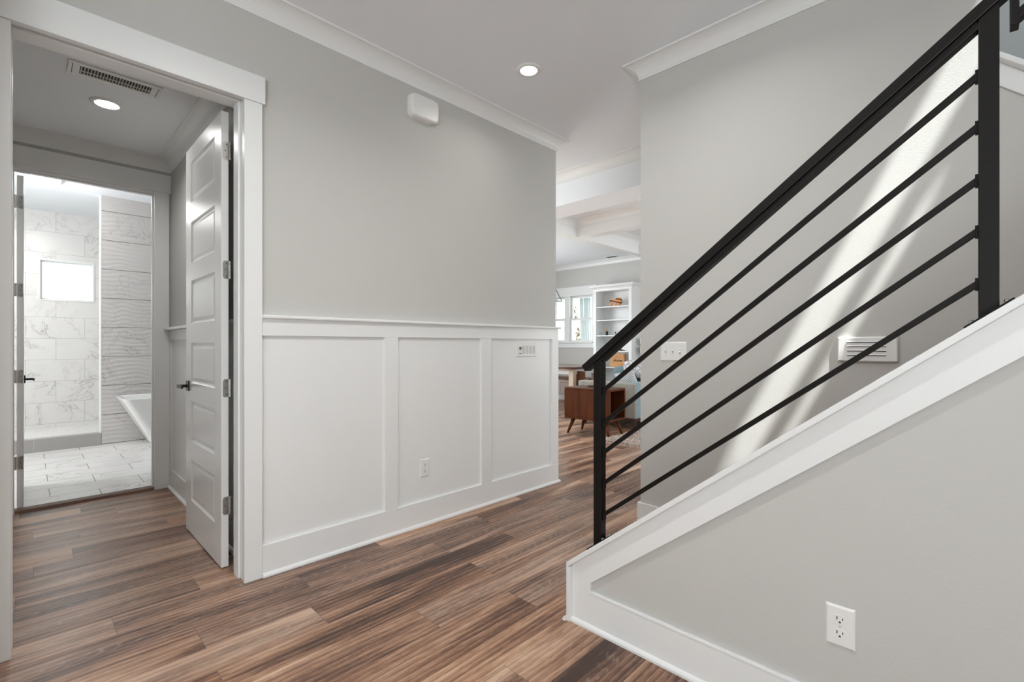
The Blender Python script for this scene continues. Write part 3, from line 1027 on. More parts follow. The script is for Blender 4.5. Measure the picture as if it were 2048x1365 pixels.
# switch and return grille on the stair wall
sw = thing('light_switch', 'white three gang light switch plate on the stair wall', 'light switch', (XC, 1.338, 1.160))
plate_x(MB(), 1.255, 1.421, 1.100, 1.217, XC).build('cover_plate', M['plastic'], sw, bevel=0.001)
for i in range(3):
    y = 1.338 + (1 - i) * 0.046
    MB().box(XC - 0.0068, XC - 0.0055, y - 0.0052, y + 0.0052, 1.147, 1.171).build('toggle_slot', M['plastic_gray'], sw)
    up = -1 if i == 2 else 1
    MB().beam((XC - 0.006, y, 1.159), (XC - 0.016, y, 1.159 + up * 0.008), 0.0075, 0.010, (0, 1, 0)).build('toggle', M['plastic'], sw, bevel=0.0008)
    for dz in (-0.030, 0.030):
        MB().lathe([(0.0026, XC - 0.0066), (0.0026, XC - 0.0055)], (0, y, 1.159 + dz), 10, 'x').build('screw', M['plastic_gray'], sw)
gr = thing('wall_grille', 'white slotted air grille on the stair wall under the railing', 'air vent', (XC, 0.382, 1.178))
plate_x(MB(), 0.266, 0.498, 1.119, 1.238, XC, 0.014, 0.005).build('grille_plate', M['plastic'], gr, bevel=0.002)
for i in range(4):
    z = 1.150 + i * 0.0205
    MB().box(XC - 0.0148, XC - 0.0138, 0.310, 0.458, z - 0.0022, z + 0.0012).build('slot', M['dark'], gr)
    m = MB()
    m.prism([(XC - 0.0139, z + 0.006), (XC - 0.0185, z + 0.0015), (XC - 0.0139, z + 0.0012)], 'y', 0.310, 0.458)
    m.build('louver', M['plastic'], gr)

# base board on the stair wall corner
m = MB().box(XC - 0.016, XC, 1.22, 1.576, 0, 0.189).box(XC, XC + 0.156, 1.560, 1.576, 0, 0.189).box(XC + 0.14, XC + 0.156, 0.2, 1.560, 0, 0.189)
struct(m.build('baseboard_stair', M['trim'], bevel=0.002), 'white base board at the end of the stair wall')

# ------------------------------------------------------------------ railing
RX = 1.714
ztop = lambda y: 1.512 + 0.775 * (0.72 - y)
rail = thing('stair_railing', 'black metal stair railing with five sloping bars on the white cap', 'railing', (RX, 1.162, zlow(1.162) + 0.024))
th = math.atan(0.775)


def sloped_bar(name, y0, y1, zc, w, h, slope, parent, bev=0.002):
    zf = lambda y: zc + slope * (-y)
    return MB().beam((RX, y0, zf(y0)), (RX, y1, zf(y1)), w, h, (0, math.sin(th), math.cos(th))).build(name, M['metal_black'], parent, bevel=bev)


zt0 = 1.512 + 0.775 * 0.72
sloped_bar('handrail', 1.232, -0.75, zt0 - 0.019, 0.048, 0.030, 0.775, rail, 0.003)
sloped_bar('rail_channel', 1.142, 0.004, zt0 - 0.049, 0.034, 0.018, 0.775, rail)
for y in (1.162, -0.013):
    zb = zlow(y) + 0.024
    p = MB()
    e = 0.019
    p.add([(RX - e, y - e, zb + SL * e), (RX + e, y - e, zb + SL * e), (RX + e, y + e, zb - SL * e), (RX - e, y + e, zb - SL * e),
           (RX - e, y - e, ztop(y - e) - 0.038), (RX + e, y - e, ztop(y - e) - 0.038), (RX + e, y + e, ztop(y + e) - 0.038), (RX - e, y + e, ztop(y + e) - 0.038)],
          [(3, 2, 1, 0), (4, 5, 6, 7), (0, 1, 5, 4), (1, 2, 6, 5), (2, 3, 7, 6), (3, 0, 4, 7)])
    po = p.build('post', M['metal_black'], rail, bevel=0.002)
    bp = MB().beam((RX, y - 0.045, zlow(y - 0.045) + 0.027), (RX, y + 0.045, zlow(y + 0.045) + 0.027), 0.070, 0.006, (0, math.sin(th), math.cos(th))).build('base_plate', M['metal_black'], po, bevel=0.001)
    for dy in (-0.032, 0.032):
        for dx in (-0.025, 0.025):
            zz = zlow(y + dy) + 0.032
            MB().lathe([(0.006, zz - 0.003), (0.006, zz + 0.003), (0.003, zz + 0.005)], (RX + dx, y + dy, 0), 10).build('bolt', M['steel'], po)
for za, zb_ in ((1.005, 1.893), (0.869, 1.762), (0.742, 1.625), (0.612, 1.494), (0.478, 1.359)):
    ya, yb = 1.143, 0.004
    b = MB().beam((RX, ya, za), (RX, yb, zb_), 0.016, 0.016, (0, math.sin(th), math.cos(th))).build('bar', M['metal_black'], rail, bevel=0.0015)
    for yy, zz, s in ((ya, za, -1), (yb, zb_, 1)):
        MB().box(RX - 0.010, RX + 0.010, min(yy, yy + s * 0.008), max(yy, yy + s * 0.008), zz - 0.020, zz + 0.012).build('bar_tab', M['metal_black'], b, bevel=0.001)
# next section of rail beyond the tall post
m = MB()
m.box(RX - 0.020, RX + 0.020, -0.066, -0.050, 1.985, 2.080)
m.build('rail_bracket', M['metal_black'], rail, bevel=0.002)
MB().beam((RX, -0.058, 2.005), (RX, -0.75, 2.005 + 0.775 * 0.692), 0.038, 0.020, (0, math.sin(th), math.cos(th))).build('upper_channel', M['metal_black'], rail, bevel=0.002)

# ------------------------------------------------------------------ stairwell above, with the window the sun comes through
G = M['wall']
struct(MB().box(1.56, 1.66, -2.0, 0.0, ZC + 0.3, 6.8).build('wall_stairwell_left', G), 'stairwell wall above the hall')
struct(MB().box(1.66, XC, 0.0, 0.1, ZC + 0.3, 6.8).build('wall_stairwell_front', G), 'stairwell wall over the hall ceiling')
struct(MB().box(1.56, 4.1, -2.0, 0.4, 6.8, 6.9).box(XC, 4.1, 0.4, 1.4, 6.8, 6.9).build('ceiling_stairwell', M['ceil']), 'stairwell ceiling above the frame')
struct(MB().box(3.78, 3.92, -2.0, 1.4, 0, 6.8).build('wall_flight_far', paint('stairwell_paint_cool', (0.52, 0.545, 0.55), 0.8)), 'cool gray wall beyond the upper flight')
struct(MB().box(2.9, 4.05, 1.40, 1.52, 0, 6.8).build('wall_flight_end', G), 'wall closing the upper flight')
m = MB()
wz = [5.93, 6.14, 6.22, 6.63]
wx0, wx1, wx2 = 1.76, 2.085, 2.30
m.box(1.56, wx0, -2.0, -1.9, 0, 6.8).box(wx2, 4.05, -2.0, -1.9, 0, 6.8).box(wx0, wx2, -2.0, -1.9, 0, wz[0]).box(wx0, wx2, -2.0, -1.9, wz[3], 6.8)
m.box(wx1, wx2, -2.0, -1.9, wz[0], 6.16)
struct(m.build('wall_landing', G), 'landing wall with the high stairwell window')
wl = bpy.data.objects.new('window_2', None)
wl.location = (2.03, -1.95, 6.1)
C.objects.link(wl)
struct(wl, 'high stairwell window that lets the sun in')
MB().box(wx0, wx2, -1.97, -1.93, wz[1], wz[2]).build('sash_rail', M['trim'], wl)
MB().box(wx0, wx2, -1.953, -1.950, wz[0], wz[3]).build('window_pane', M['glass'], wl)

# room behind the camera
struct(MB().box(-5.25, -5.1, -2.6, YA, 0, ZC + 0.3).build('wall_front', G), 'hall wall behind the viewer with the added glazed frame')
struct(MB().box(-5.1, 1.66, -2.75, -2.6, 0, ZC + 0.3).build('wall_entry', G), 'entry wall behind the viewer')
struct(MB().box(1.60, 1.66, -2.6, -1.9, 0, 6.8).build('wall_entry_right', G), 'short entry wall beside the stair')

struct(MB().box(-5.1, -0.158, 2.30, YA, 0, ZC).build('wall_light_block', G), 'unseen block added to shade the left doorway casing')  # added block out of view, keeps light off the left door casing

# ------------------------------------------------------------------ far rooms
m = MB().box(3.930, 4.325, 1.40, 7.75, 2.664, ZC)
struct(m.build('trim_20', M['ceil']), 'wide white dropped beam at the end of the hall')
crown('trim_21', [(3.930, 1.40, -1, 0), (3.930, 7.6, -1, 0)], cove(0.085, 2.893, ZC), M['trim'], 'crown moulding on the dropped beam')
ZB = 2.660
yb0, yb1 = 3.92, 4.04
m = MB().box(4.325, XW, yb0, yb1, ZB, ZC)
struct(m.build('trim_22', M['trim'], bevel=0.003), 'long white coffer beam between living and dining room')
m = MB().box(5.24, 5.41, -1.0, yb0, ZB, ZC).box(6.9, 7.08, -1.0, yb0, ZB, ZC)
struct(m.build('trim_23', M['trim'], bevel=0.003), 'white cross beams of the coffered ceiling')
m = MB().box(4.325, 5.24, 2.46, 2.62, 2.661, ZC).box(5.41, 6.9, 2.42, 2.58, ZB, ZC).box(7.08, XW, 2.42, 2.58, ZB, ZC)
struct(m.build('trim_24', M['trim'], bevel=0.003), 'white second coffer beam over the living room')
ZQ = 2.885
struct(MB().box(4.325, 5.24, 2.62, yb0, ZQ, ZC).box(5.41, 6.9, 2.58, yb0, ZQ, ZC).box(7.08, XW, 2.58, yb0, ZQ, ZC).box(4.325, XW, -1.0, 2.42, ZQ, ZC).build('ceiling_coffer', M['ceil']), 'white recessed ceiling inside the coffers')
pc = cove(0.11, 2.790, ZQ)
for i, (x0, x1, y0, y1) in enumerate(((4.325, 5.24, 2.62, yb0), (5.41, 6.9, 2.58, yb0))):
    m = MB()
    rings = [[(x + nx * p, y + ny * p, z) for p, z in pc] for x, y, nx, ny in ((x0, y0, 1, 1), (x0, y1, 1, -1), (x1, y1, -1, -1), (x1, y0, -1, 1), (x0, y0, 1, 1))]
    m.loft(rings, False)
    struct(m.build('trim_%d' % (25 + i), M['trim']), ('crown inside the nearer ceiling coffer', 'crown inside the farther ceiling coffer')[i])
crown('trim_27', [(XW, yb1, -1, 0), (XW, 7.6, -1, 0)], cove(0.085, 2.893, ZC), M['trim'], 'crown moulding on the far window wall')

# far wall with the window opening
wy0, wy1, wz0, wz1 = 5.985, 7.35, 1.262, 2.290
struct(MB().box(XW, XW + 0.16, -1.1, wy0, 0, ZC).box(XW, XW + 0.16, wy1, 7.75, 0, ZC).box(XW, XW + 0.16, wy0, wy1, 0, wz0).box(XW, XW + 0.16, wy0, wy1, wz1, ZC)
       .build('wall_far', G), 'greige far wall with the double window')
struct(MB().box(XV + 0.1, XW, 7.6, 7.75, 0, ZC).build('wall_dining', G), 'dining room side wall')
struct(MB().box(3.93, XW, -1.1, -1.0, 0, ZC).build('wall_living', G), 'living room side wall out of view')
struct(MB().box(XW - 0.014, XW, 3.0, 5.985, 0, 0.16).box(XW - 0.014, XW, 5.985, 7.6, 0, 0.16).build('baseboard_far', M['trim']), 'white base board on the far wall')
w3 = bpy.data.objects.new('window_3', None)
w3.location = (XW, 6.66, 1.26)
C.objects.link(w3)
struct(w3, 'white double hung window pair beside the bookcase')


def frame_yz(m, y0, y1, z0, z1, x0, x1, w):
    return m.box(x0, x1, y0, y1, z0, z0 + w).box(x0, x1, y0, y1, z1 - w, z1).box(x0, x1, y0, y0 + w, z0 + w, z1 - w).box(x0, x1, y1 - w, y1, z0 + w, z1 - w)


ymul = 6.68
m = MB().box(XW - 0.022, XW, wy0 - 0.085, wy0 + 0.004, 1.135, 2.287).box(XW - 0.022, XW, wy1 - 0.004, wy1 + 0.085, 1.135, 2.287)
m.box(XW - 0.028, XW, wy0 - 0.10, wy1 + 0.10, 2.287, 2.490).box(XW - 0.022, XW, wy0 + 0.004, wy1 - 0.004, 1.135, 1.240)
m.box(XW - 0.050, XW, wy0 - 0.02, wy1 + 0.02, 1.240, 1.266)
m.build('window_casing', M['trim'], w3, bevel=0.003)
MB().box(XW - 0.006, XW + 0.12, ymul - 0.062, ymul + 0.062, wz0, wz1).build('mullion', M['trim'], w3, bevel=0.002)
for ya, yb in ((wy0, ymul - 0.062), (ymul + 0.062, wy1)):
    zm = 1.765
    so = frame_yz(MB(), ya, yb, zm - 0.012, wz1, XW + 0.075, XW + 0.105, 0.045).build('upper_sash', M['trim'], w3, bevel=0.002)
    ym = (ya + yb) / 2
    MB().box(XW + 0.080, XW + 0.100, ym - 0.009, ym + 0.009, zm + 0.033, wz1 - 0.045).build('muntin', M['trim'], so)
    MB().box(XW + 0.088, XW + 0.092, ya + 0.045, yb - 0.045, zm + 0.033, wz1 - 0.045).build('window_pane', M['glass'], so)
    sl_ = frame_yz(MB(), ya, yb, wz0, zm + 0.025, XW + 0.040, XW + 0.070, 0.045).build('lower_sash', M['trim'], w3, bevel=0.002)
    MB().box(XW + 0.053, XW + 0.057, ya + 0.045, yb - 0.045, wz0 + 0.045, zm - 0.020).build('window_pane', M['glass'], sl_)

# outside: porch, curtain, lawn, trees
struct(MB().box(XW + 0.161, 11.5, 3.0, 10.5, 2.36, 2.46).build('ceiling_porch', M['porch']), 'blue gray porch ceiling outside the window')
struct(MB().box(XW + 0.161, 11.0, 3.0, 10.5, -0.2, -0.06).build('floor_porch', M['siding']), 'porch floor outside the window')
struct(MB().box(-40, 60, -40, 60, -0.6, -0.3).build('floor_lawn', M['grass']), 'lawn outside the house')
m = MB()
rows = []
for zi in range(14):
    z = 0.1 + 2.24 * zi / 13
    r = []
    for i in range(49):
        y = 6.70 + 0.30 * i / 48 + 0.05 * (zi / 13)
        r.append((9.55 + 0.04 * math.sin(i * 0.95) + 0.012 * math.sin(i * 2.3 + zi * 0.4), y, z))
    rows.append(r)
m.loft(rows, False, False)
o = m.build('porch_curtain', M['curtain'], smooth=True, origin=(9.55, 6.9, 0.1))
sd = o.modifiers.new('thickness', 'SOLIDIFY')
sd.thickness = 0.003
tag(o, 'pale gray curtain hanging on the porch outside the window', 'curtain')


def tree(x, y, h, r, label, seed):
    rnd = random.Random(seed)
    t = thing('tree', label, 'tree', (x, y, -0.3), 'trees outside the far window')
    MB().tube([(x, y, -0.3), (x + 0.05, y, h * 0.4), (x - 0.05, y + 0.1, h * 0.85)], [0.16, 0.11, 0.05], 10).build('trunk', M['bark'], t, smooth=True)
    m = MB()
    for i in range(1500):
        a, b, c = rnd.gauss(0, 1), rnd.gauss(0, 1), rnd.gauss(0, 1)
        q = math.sqrt(a * a + b * b + c * c) + 1e-6
        k = r * rnd.random() ** 0.45
        p = Vector((x + a / q * k, y + b / q * k, h * 0.62 + c / q * k * 1.15))
        u = Vector((rnd.uniform(-1, 1), rnd.uniform(-1, 1), rnd.uniform(-1, 1))).normalized()
        v = u.cross(Vector((rnd.uniform(-1, 1), rnd.uniform(-1, 1), rnd.uniform(-1, 1)))).normalized()
        s = rnd.uniform(0.06, 0.13)
        m.add([p - u * s, p + v * s * 0.5, p + u * s, p - v * s * 0.5], [(0, 1, 2, 3)])
    m.build('crown', M['leaf'], t)
    return t


tree(15.0, 11.2, 3.4, 1.5, 'leafy green tree outside the left window sash', 3)
tree(20.0, 14.3, 3.4, 1.6, 'leafy green tree outside the right window sash', 5)
tree(25.0, 20.5, 4.6, 2.0, 'leafy tree farthest from the window', 8)

# pendant lantern corner by the window
pl = thing('pendant_lantern', 'black wire lantern pendant hanging in front of the window', 'pendant light', (6.9, 5.79, 2.02))
pts = {}
cx, cy = 6.9, 5.79
r = 0.16
for s in ((-1, -1), (1, -1), (1, 1), (-1, 1)):
    a = (cx + s[0] * 0.045, cy + s[1] * 0.045, 2.33)
    b = (cx + s[0] * r, cy + s[1] * r, 2.02)
    MB().beam(a, b, 0.010, 0.010, (0, 1, 0)).build('wire_frame', M['black'], pl)
for i, s in enumerate(((-1, -1), (1, -1), (1, 1), (-1, 1))):
    n = ((-1, -1), (1, -1), (1, 1), (-1, 1))[(i + 1) % 4]
    MB().beam((cx + s[0] * r, cy + s[1] * r, 2.02), (cx + n[0] * r, cy + n[1] * r, 2.02), 0.010, 0.010).build('bottom_bar', M['black'], pl)
MB().tube([(cx, cy, 2.33), (cx, cy, ZC)], 0.006, 8).build('cord', M['black'], pl)
MB().box(cx - 0.05, cx + 0.05, cy - 0.05, cy + 0.05, 2.325, 2.345).build('canopy', M['black'], pl)

# supply vent in the dining ceiling
dv = thing('ceiling_vent', 'small dark slotted vent in the dining room ceiling', 'air vent', (8.32, 5.35, ZC))
MB().box(8.25, 8.39, 5.21, 5.49, ZC - 0.006, ZC).build('vent_frame', M['plastic'], dv, bevel=0.002)
for i in range(4):
    MB().box(8.268 + i * 0.028, 8.286 + i * 0.028, 5.235, 5.465, ZC - 0.0072, ZC - 0.0061).build('slot', M['dark'], dv)

# bookcase
kx0, kx1, ky0, ky1 = 8.20, XW - 0.016, 4.816, 5.700
bk = thing('bookcase', 'tall white bookcase with open shelves beside the window', 'bookcase', ((kx0 + kx1) / 2, (ky0 + ky1) / 2, 0))
MB().box(kx0, kx1, ky0, ky0 + 0.022, 0, 2.30).build('side_panel', M['trim'], bk)
MB().box(kx0, kx1, ky1 - 0.022, ky1, 0, 2.30).build('side_panel', M['trim'], bk)
MB().box(kx1 - 0.012, kx1, ky0 + 0.022, ky1 - 0.022, 0, 2.30).build('back_panel', M['trim'], bk)
m = MB().box(kx0 - 0.018, kx0 - 0.0002, ky0, 4.881, 0, 2.30).box(kx0 - 0.018, kx0 - 0.0002, 5.636, ky1, 0, 2.30).box(kx0 - 0.018, kx0 - 0.0002, 4.881, 5.636, 2.285, 2.30).box(kx0 - 0.018, kx0 - 0.0002, 4.881, 5.636, 0.0, 0.10)
m.build('face_frame', M['trim'], bk, bevel=0.002)
MB().box(kx0 - 0.0, kx1, ky0 + 0.022, ky1 - 0.022, 2.29, 2.30).build('top_panel', M['trim'], bk)
m = MB()
prb = [(0.0, 2.300), (0.006, 2.300), (0.012, 2.325), (0.03, 2.352), (0.052, 2.372), (0.056, 2.385), (0.066, 2.388), (0.066, 2.405), (0.0, 2.405)]
rings = [[(x + nx * p, y + ny * p, z) for p, z in prb] for x, y, nx, ny in ((kx1, ky1, 0, 1), (kx0 - 0.018, ky1, -1, 1), (kx0 - 0.018, ky0, -1, -1), (kx1, ky0, 0, -1))]
m.loft(rings, True)
m.box(kx0 - 0.018, kx1, ky0, ky1, 2.302, 2.404)
m.build('crown_top', M['trim'], bk)
SH = [0.40, 0.755, 1.080, 1.393, 1.705, 1.975]
for z in SH:
    MB().box(kx0, kx1 - 0.012, ky0 + 0.022, ky1 - 0.022, z - 0.022, z).build('shelf', M['trim'], bk, bevel=0.0015)

# things on the shelves
orn = thing('wooden_ornament', 'orange and dark striped wooden ornament on the top bookcase shelf', 'ornament', (8.33, 5.24, SH[5]))
body = [(5.115, 2.060), (5.120, 2.095), (5.140, 2.128), (5.170, 2.148), (5.205, 2.152), (5.235, 2.142), (5.265, 2.122), (5.30, 2.112), (5.345, 2.116), (5.385, 2.112), (5.402, 2.098), (5.398, 2.080), (5.405, 2.066), (5.385, 2.060), (5.345, 2.062), (5.300, 2.056), (5.26, 2.044), (5.215, 2.024), (5.165, 2.015), (5.130, 2.030)]
MB().prism(body, 'x', 8.310, 8.350).build('body', M['orn'], orn, bevel=0.012, seg=3)
MB().prism([(5.405, 1.9752), (5.418, 1.998), (5.408, 2.020), (5.375, 2.040), (5.335, 2.052), (5.300, 2.046), (5.335, 2.025), (5.360, 2.000), (5.365, 1.978), (5.385, 1.9752)], 'x', 8.316, 8.344).build('front_fin', M['orn_plain'], orn, bevel=0.006)
MB().prism([(5.165, 1.9752), (5.150, 2.010), (5.200, 2.022), (5.262, 2.040), (5.285, 2.018), (5.270, 1.990), (5.225, 1.9755)], 'x', 8.316, 8.344).build('rear_fin', M['orn_plain'], orn, bevel=0.006)

bt = thing('small_bottle', 'tiny black bottle with an amber top on the third bookcase shelf', 'bottle', (8.33, 5.47, SH[3] + 0.001))
MB().lathe([(0.020, SH[3] + 0.001), (0.026, SH[3] + 0.006), (0.027, SH[3] + 0.070), (0.012, SH[3] + 0.086)], (8.33, 5.47, 0), 20).build('bottle_body', M['ink'], bt, smooth=True)
MB().lathe([(0.014, SH[3] + 0.086), (0.020, SH[3] + 0.095), (0.020, SH[3] + 0.118), (0.010, SH[3] + 0.126)], (8.33, 5.47, 0), 20).build('bottle_cap', M['amber'], bt, smooth=True)
fg = thing('tiny_figurine', 'tiny speckled figurine right of the black bottle on the third shelf', 'figurine', (8.33, 5.27, SH[3] + 0.001))
MB().lathe([(0.018, SH[3] + 0.001), (0.020, SH[3] + 0.02), (0.010, SH[3] + 0.036)], (8.33, 5.27, 0), 14).build('base', M['plastic_gray'], fg, smooth=True)
MB().lathe([(0.004, SH[3] + 0.034), (0.014, SH[3] + 0.044), (0.014, SH[3] + 0.058), (0.003, SH[3] + 0.068)], (8.33, 5.266, 0), 14).build('head', M['paper'], fg, smooth=True)
st = thing('black_stand', 'low black stand with a short stem on the fourth bookcase shelf', 'ornament', (8.33, 5.13, SH[2] + 0.001))
MB().lathe([(0.080, SH[2] + 0.001), (0.078, SH[2] + 0.010), (0.030, SH[2] + 0.022), (0.012, SH[2] + 0.030)], (8.33, 5.13, 0), 24).build('stand_base', M['ink'], st, smooth=True)
MB().lathe([(0.010, SH[2] + 0.030), (0.009, SH[2] + 0.10), (0.03, SH[2] + 0.13), (0.001, SH[2] + 0.15)], (8.33, 5.15, 0), 16).build('stand_stem', M['ink'], st, smooth=True)

# Home sign
sg = thing('wooden_sign', 'orange wooden sign reading Home leaning on a low bookcase shelf', 'sign', (8.30, 5.20, SH[1]))
zs0 = SH[1] + 0.001
MB().prism([(5.045, zs0), (5.352, zs0), (5.372, zs0 + 0.06), (5.352, zs0 + 0.140), (5.340, zs0 + 0.268), (5.052, zs0 + 0.268)], 'x', 8.290, 8.312).build('plank', M['sign'], sg, bevel=0.004)
MB().box(8.288, 8.314, 5.016, 5.046, zs0, zs0 + 0.268).build('plank_edge', M['sign_edge'], sg, bevel=0.004)
cu = bpy.data.curves.new('sign_text', 'FONT')
cu.body = 'Home'
cu.size = 0.082
cu.shear = 0.35
cu.extrude = 0.0008
cu.offset = 0.0012
cu.align_x = 'CENTER'
to = bpy.data.objects.new('sign_text', cu)
C.objects.link(to)
dg = bpy.context.evaluated_depsgraph_get()
me = bpy.data.meshes.new_from_object(to.evaluated_get(dg))
bpy.data.objects.remove(to)
me.materials.clear()
me.materials.append(M['ink'])
to = bpy.data.objects.new('lettering', me)
C.objects.link(to)
to.parent = sg
to.location = (8.2888 - 8.30, 5.195 - 5.20, 0.105)
to.rotation_euler = (math.radians(90), 0, math.radians(-90))
m = MB()
arc = [(8.2885, 5.195 + 0.040 * math.cos(a), zs0 + 0.155 + 0.040 * math.sin(a)) for a in [math.pi * (0.05 + 0.9 * i / 14) for i in range(15)]]
m.tube(arc, 0.0018, 6).build('arc_mark', M['sign_edge'], sg)

# white floating shelves at the right of the bookcase
for z0, lab in ((1.212, 'upper white floating shelf on the far wall right of the bookcase'), (1.040, 'lower white floating shelf on the far wall right of the bookcase')):
    tag(MB().box(8.30, XW - 0.0005, 3.3, 4.70, z0, z0 + 0.118).build('floating_shelf', M['trim'], bevel=0.003, origin=(8.43, 4.0, z0)), lab, 'shelf', 'floating shelves')

# window bench
bn = thing('window_bench', 'low bench with a wooden top and pale panels under the window', 'bench', (8.35, 6.6, 0))
MB().box(8.16, XW - 0.016, 5.80, 7.45, 0.455, 0.495).build('bench_top', M['bench_top'], bn, bevel=0.004)
MB().box(8.20, XW - 0.016, 5.83, 7.42, 0.10, 0.455).build('bench_body', M['bench_body'], bn)
for i in range(4):
    y = 5.86 + i * 0.39
    frame_yz(MB(), y, y + 0.365, 0.125, 0.43, 8.188, 8.1995, 0.045).build('bench_panel', M['bench_body'], bn, bevel=0.002)
MB().box(8.185, XW - 0.016, 5.82, 7.43, 0.0, 0.10).build('bench_base', M['trim'], bn, bevel=0.002)

# dining table
dt = thing('dining_table', 'dining table with a dark wood top and square pale legs', 'dining table', (7.0, 5.95, 0))
tx0, tx1, ty0, ty1 = 6.55, 7.55, 5.03, 6.95
pts = []
for p in rrect((tx0 + tx1) / 2, (ty0 + ty1) / 2, (tx1 - tx0) / 2, (ty1 - ty0) / 2, 0, 0.14, 8):
    pts.append((p[0], p[1]))
MB().prism(pts, 'z', 0.775, 0.812).build('tabletop', M['tabletop'], dt, bevel=0.006)
MB().box(6.68, 7.42, 5.085, 5.11, 0.68, 0.775).box(6.68, 7.42, 6.72, 6.745, 0.68, 0.775).box(6.68, 6.705, 5.11, 6.72, 0.68, 0.775).box(7.395, 7.42, 5.11, 6.72, 0.68, 0.775).build('apron', M['trim'], dt)
for x, y in ((6.66, 5.065), (7.34, 5.065), (6.66, 6.67), (7.34, 6.67)):
    MB().box(x, x + 0.095, y, y + 0.095, 0, 0.775).build('leg', M['painted_leg'], dt, bevel=0.003)

# brown chair back between table and sofa
ch = thing('dining_chair', 'brown wooden chair with a solid back behind the sofa arm', 'chair', (7.2, 5.05, 0))
chx, chy = 6.80, 4.935
MB().prism([(chy - 0.02, 0.46), (chy + 0.20, 0.46), (chy + 0.19, 0.735), (chy - 0.01, 0.735)], 'x', chx, chx + 0.025).build('backrest', M['chair_wood'], ch, bevel=0.004)
MB().box(chx, chx + 0.40, chy - 0.16, chy + 0.24, 0.42, 0.46).build('seat', M['chair_wood'], ch, bevel=0.006)
for x in (chx + 0.01, chx + 0.36):
    for y in (chy - 0.15, chy + 0.20):
        MB().box(x, x + 0.034, y, y + 0.034, 0, 0.42).build('leg', M['chair_wood'], ch, bevel=0.003)

# ------------------------------------------------------------------ sofa
sx0, sx1, sy0, sy1 = 5.95, 7.95, 3.435, 4.435
so = thing('sofa', 'gray tweed sofa with blue cushions seen from its arm end', 'sofa', ((sx0 + sx1) / 2, (sy0 + sy1) / 2, 0))


def soft(name, x0, x1, y0, y1, z0, z1, mat, parent, bev=0.05, seg=5, puff=0.0):
    m = MB()
    n = 6
    vs = {}
    # box with a grid on every face so that it can puff
    bm = bmesh.new()
    bmesh.ops.create_cube(bm, size=1.0)
    bmesh.ops.subdivide_edges(bm, edges=bm.edges[:], cuts=n, use_grid_fill=True)
    for v in bm.verts:
        c = Vector(v.co) * 2
        px = (1 - c.y * c.y) * (1 - c.z * c.z)
        py = (1 - c.x * c.x) * (1 - c.z * c.z)
        pz = (1 - c.x * c.x) * (1 - c.y * c.y)
        q = [c.x * (1 + puff * px / max(0.2, (x1 - x0))), c.y * (1 + puff * py / max(0.2, (y1 - y0))), c.z * (1 + puff * pz / max(0.2, (z1 - z0)))]
        v.co = ((x0 + x1) / 2 + q[0] * (x1 - x0) / 2, (y0 + y1) / 2 + q[1] * (y1 - y0) / 2, (z0 + z1) / 2 + q[2] * (z1 - z0) / 2)
    bm.verts.index_update()
    m.v = [tuple(v.co) for v in bm.verts]
    m.f = [tuple(v.index for v in f.verts) for f in bm.faces]
    bm.free()
    o = m.build(name, mat, parent, bevel=0, smooth=True)
    b = o.modifiers.new('bevel', 'BEVEL')
    b.width = bev
    b.segments = seg
    b.limit_method = 'ANGLE'
    b.angle_limit = math.radians(50)
    return o


soft('arm', sx0, sx0 + 0.18, sy0 + 0.005, sy1, 0.155, 0.655, M['sofa'], so, 0.035)
soft('arm', sx1 - 0.18, sx1, sy0 + 0.005, sy1, 0.155, 0.655, M['sofa'], so, 0.035)
soft('backrest', sx0 + 0.012, sx1 - 0.012, sy0, sy0 + 0.20, 0.155, 0.66, M['sofa_side'], so, 0.03)
soft('seat_base', sx0 + 0.182, sx1 - 0.182, sy0 + 0.202, sy1 - 0.02, 0.16, 0.34, M['sofa'], so, 0.02)
wc = (sx1 - sx0 - 0.37) / 2
for i in range(2):
    a = sx0 + 0.185 + i * wc
    b0 = a + (0.25 if i == 0 else 0.0)
    soft('seat_cushion', a, a + wc - 0.006, sy0 + 0.30, sy1 + 0.01, 0.342, 0.50, M['sofa'], so, 0.04, puff=0.02)
    soft('back_cushion', b0, a + wc - 0.006, sy0 + 0.205, sy0 + 0.66, 0.502, 0.86 - i * 0.01, M['sofa_back'], so, 0.07, puff=0.05)
MB().box(sx0 + 0.03, sx1 - 0.03, sy0 + 0.03, sy1 - 0.03, 0.112, 0.158).build('plinth', M['sofa_leg'], so)
for x in (sx0 + 0.06, sx1 - 0.12):
    for y in (sy0 + 0.05, sy1 - 0.11):
        MB().lathe([(0.020, 0.0), (0.032, 0.112)], (x + 0.03, y + 0.03, 0), 12).build('leg', M['sofa_leg'], so)

# patterned throw over the back, striped pillow on the seat
m = MB()
rows = []
for i in range(30):
    x = sx0 + 0.40 + 0.55 * i / 29
    prof = []
    path = [(sy0 - 0.014, 0.50), (sy0 - 0.016, 0.60), (sy0 - 0.012, 0.68), (sy0 + 0.02, 0.80), (sy0 + 0.07, 0.91), (sy0 + 0.16, 0.955), (sy0 + 0.27, 0.957), (sy0 + 0.35, 0.945), (sy0 + 0.42, 0.925)]
    for k, (y, z) in enumerate(path):
        prof.append((x, y + 0.008 * math.sin(i * 0.7 + k * 0.9), z + 0.006 * math.sin(i * 0.9 + k)))
    rows.append(prof)
x_end = sx0 + 0.375
for sh, dz in ((0.25, 0.0), (0.5, 0.03), (0.8, 0.05)):
    rows.insert(0, [(x_end, y * (1 - sh * 0.25) + (sy0 + 0.25) * sh * 0.25, z + (0.655 - z) * sh if z > 0.655 else z) for x, y, z in rows[[0, 1, 2][int(sh > 0.25) + int(sh > 0.5)]]])
m.loft(rows, False, False)
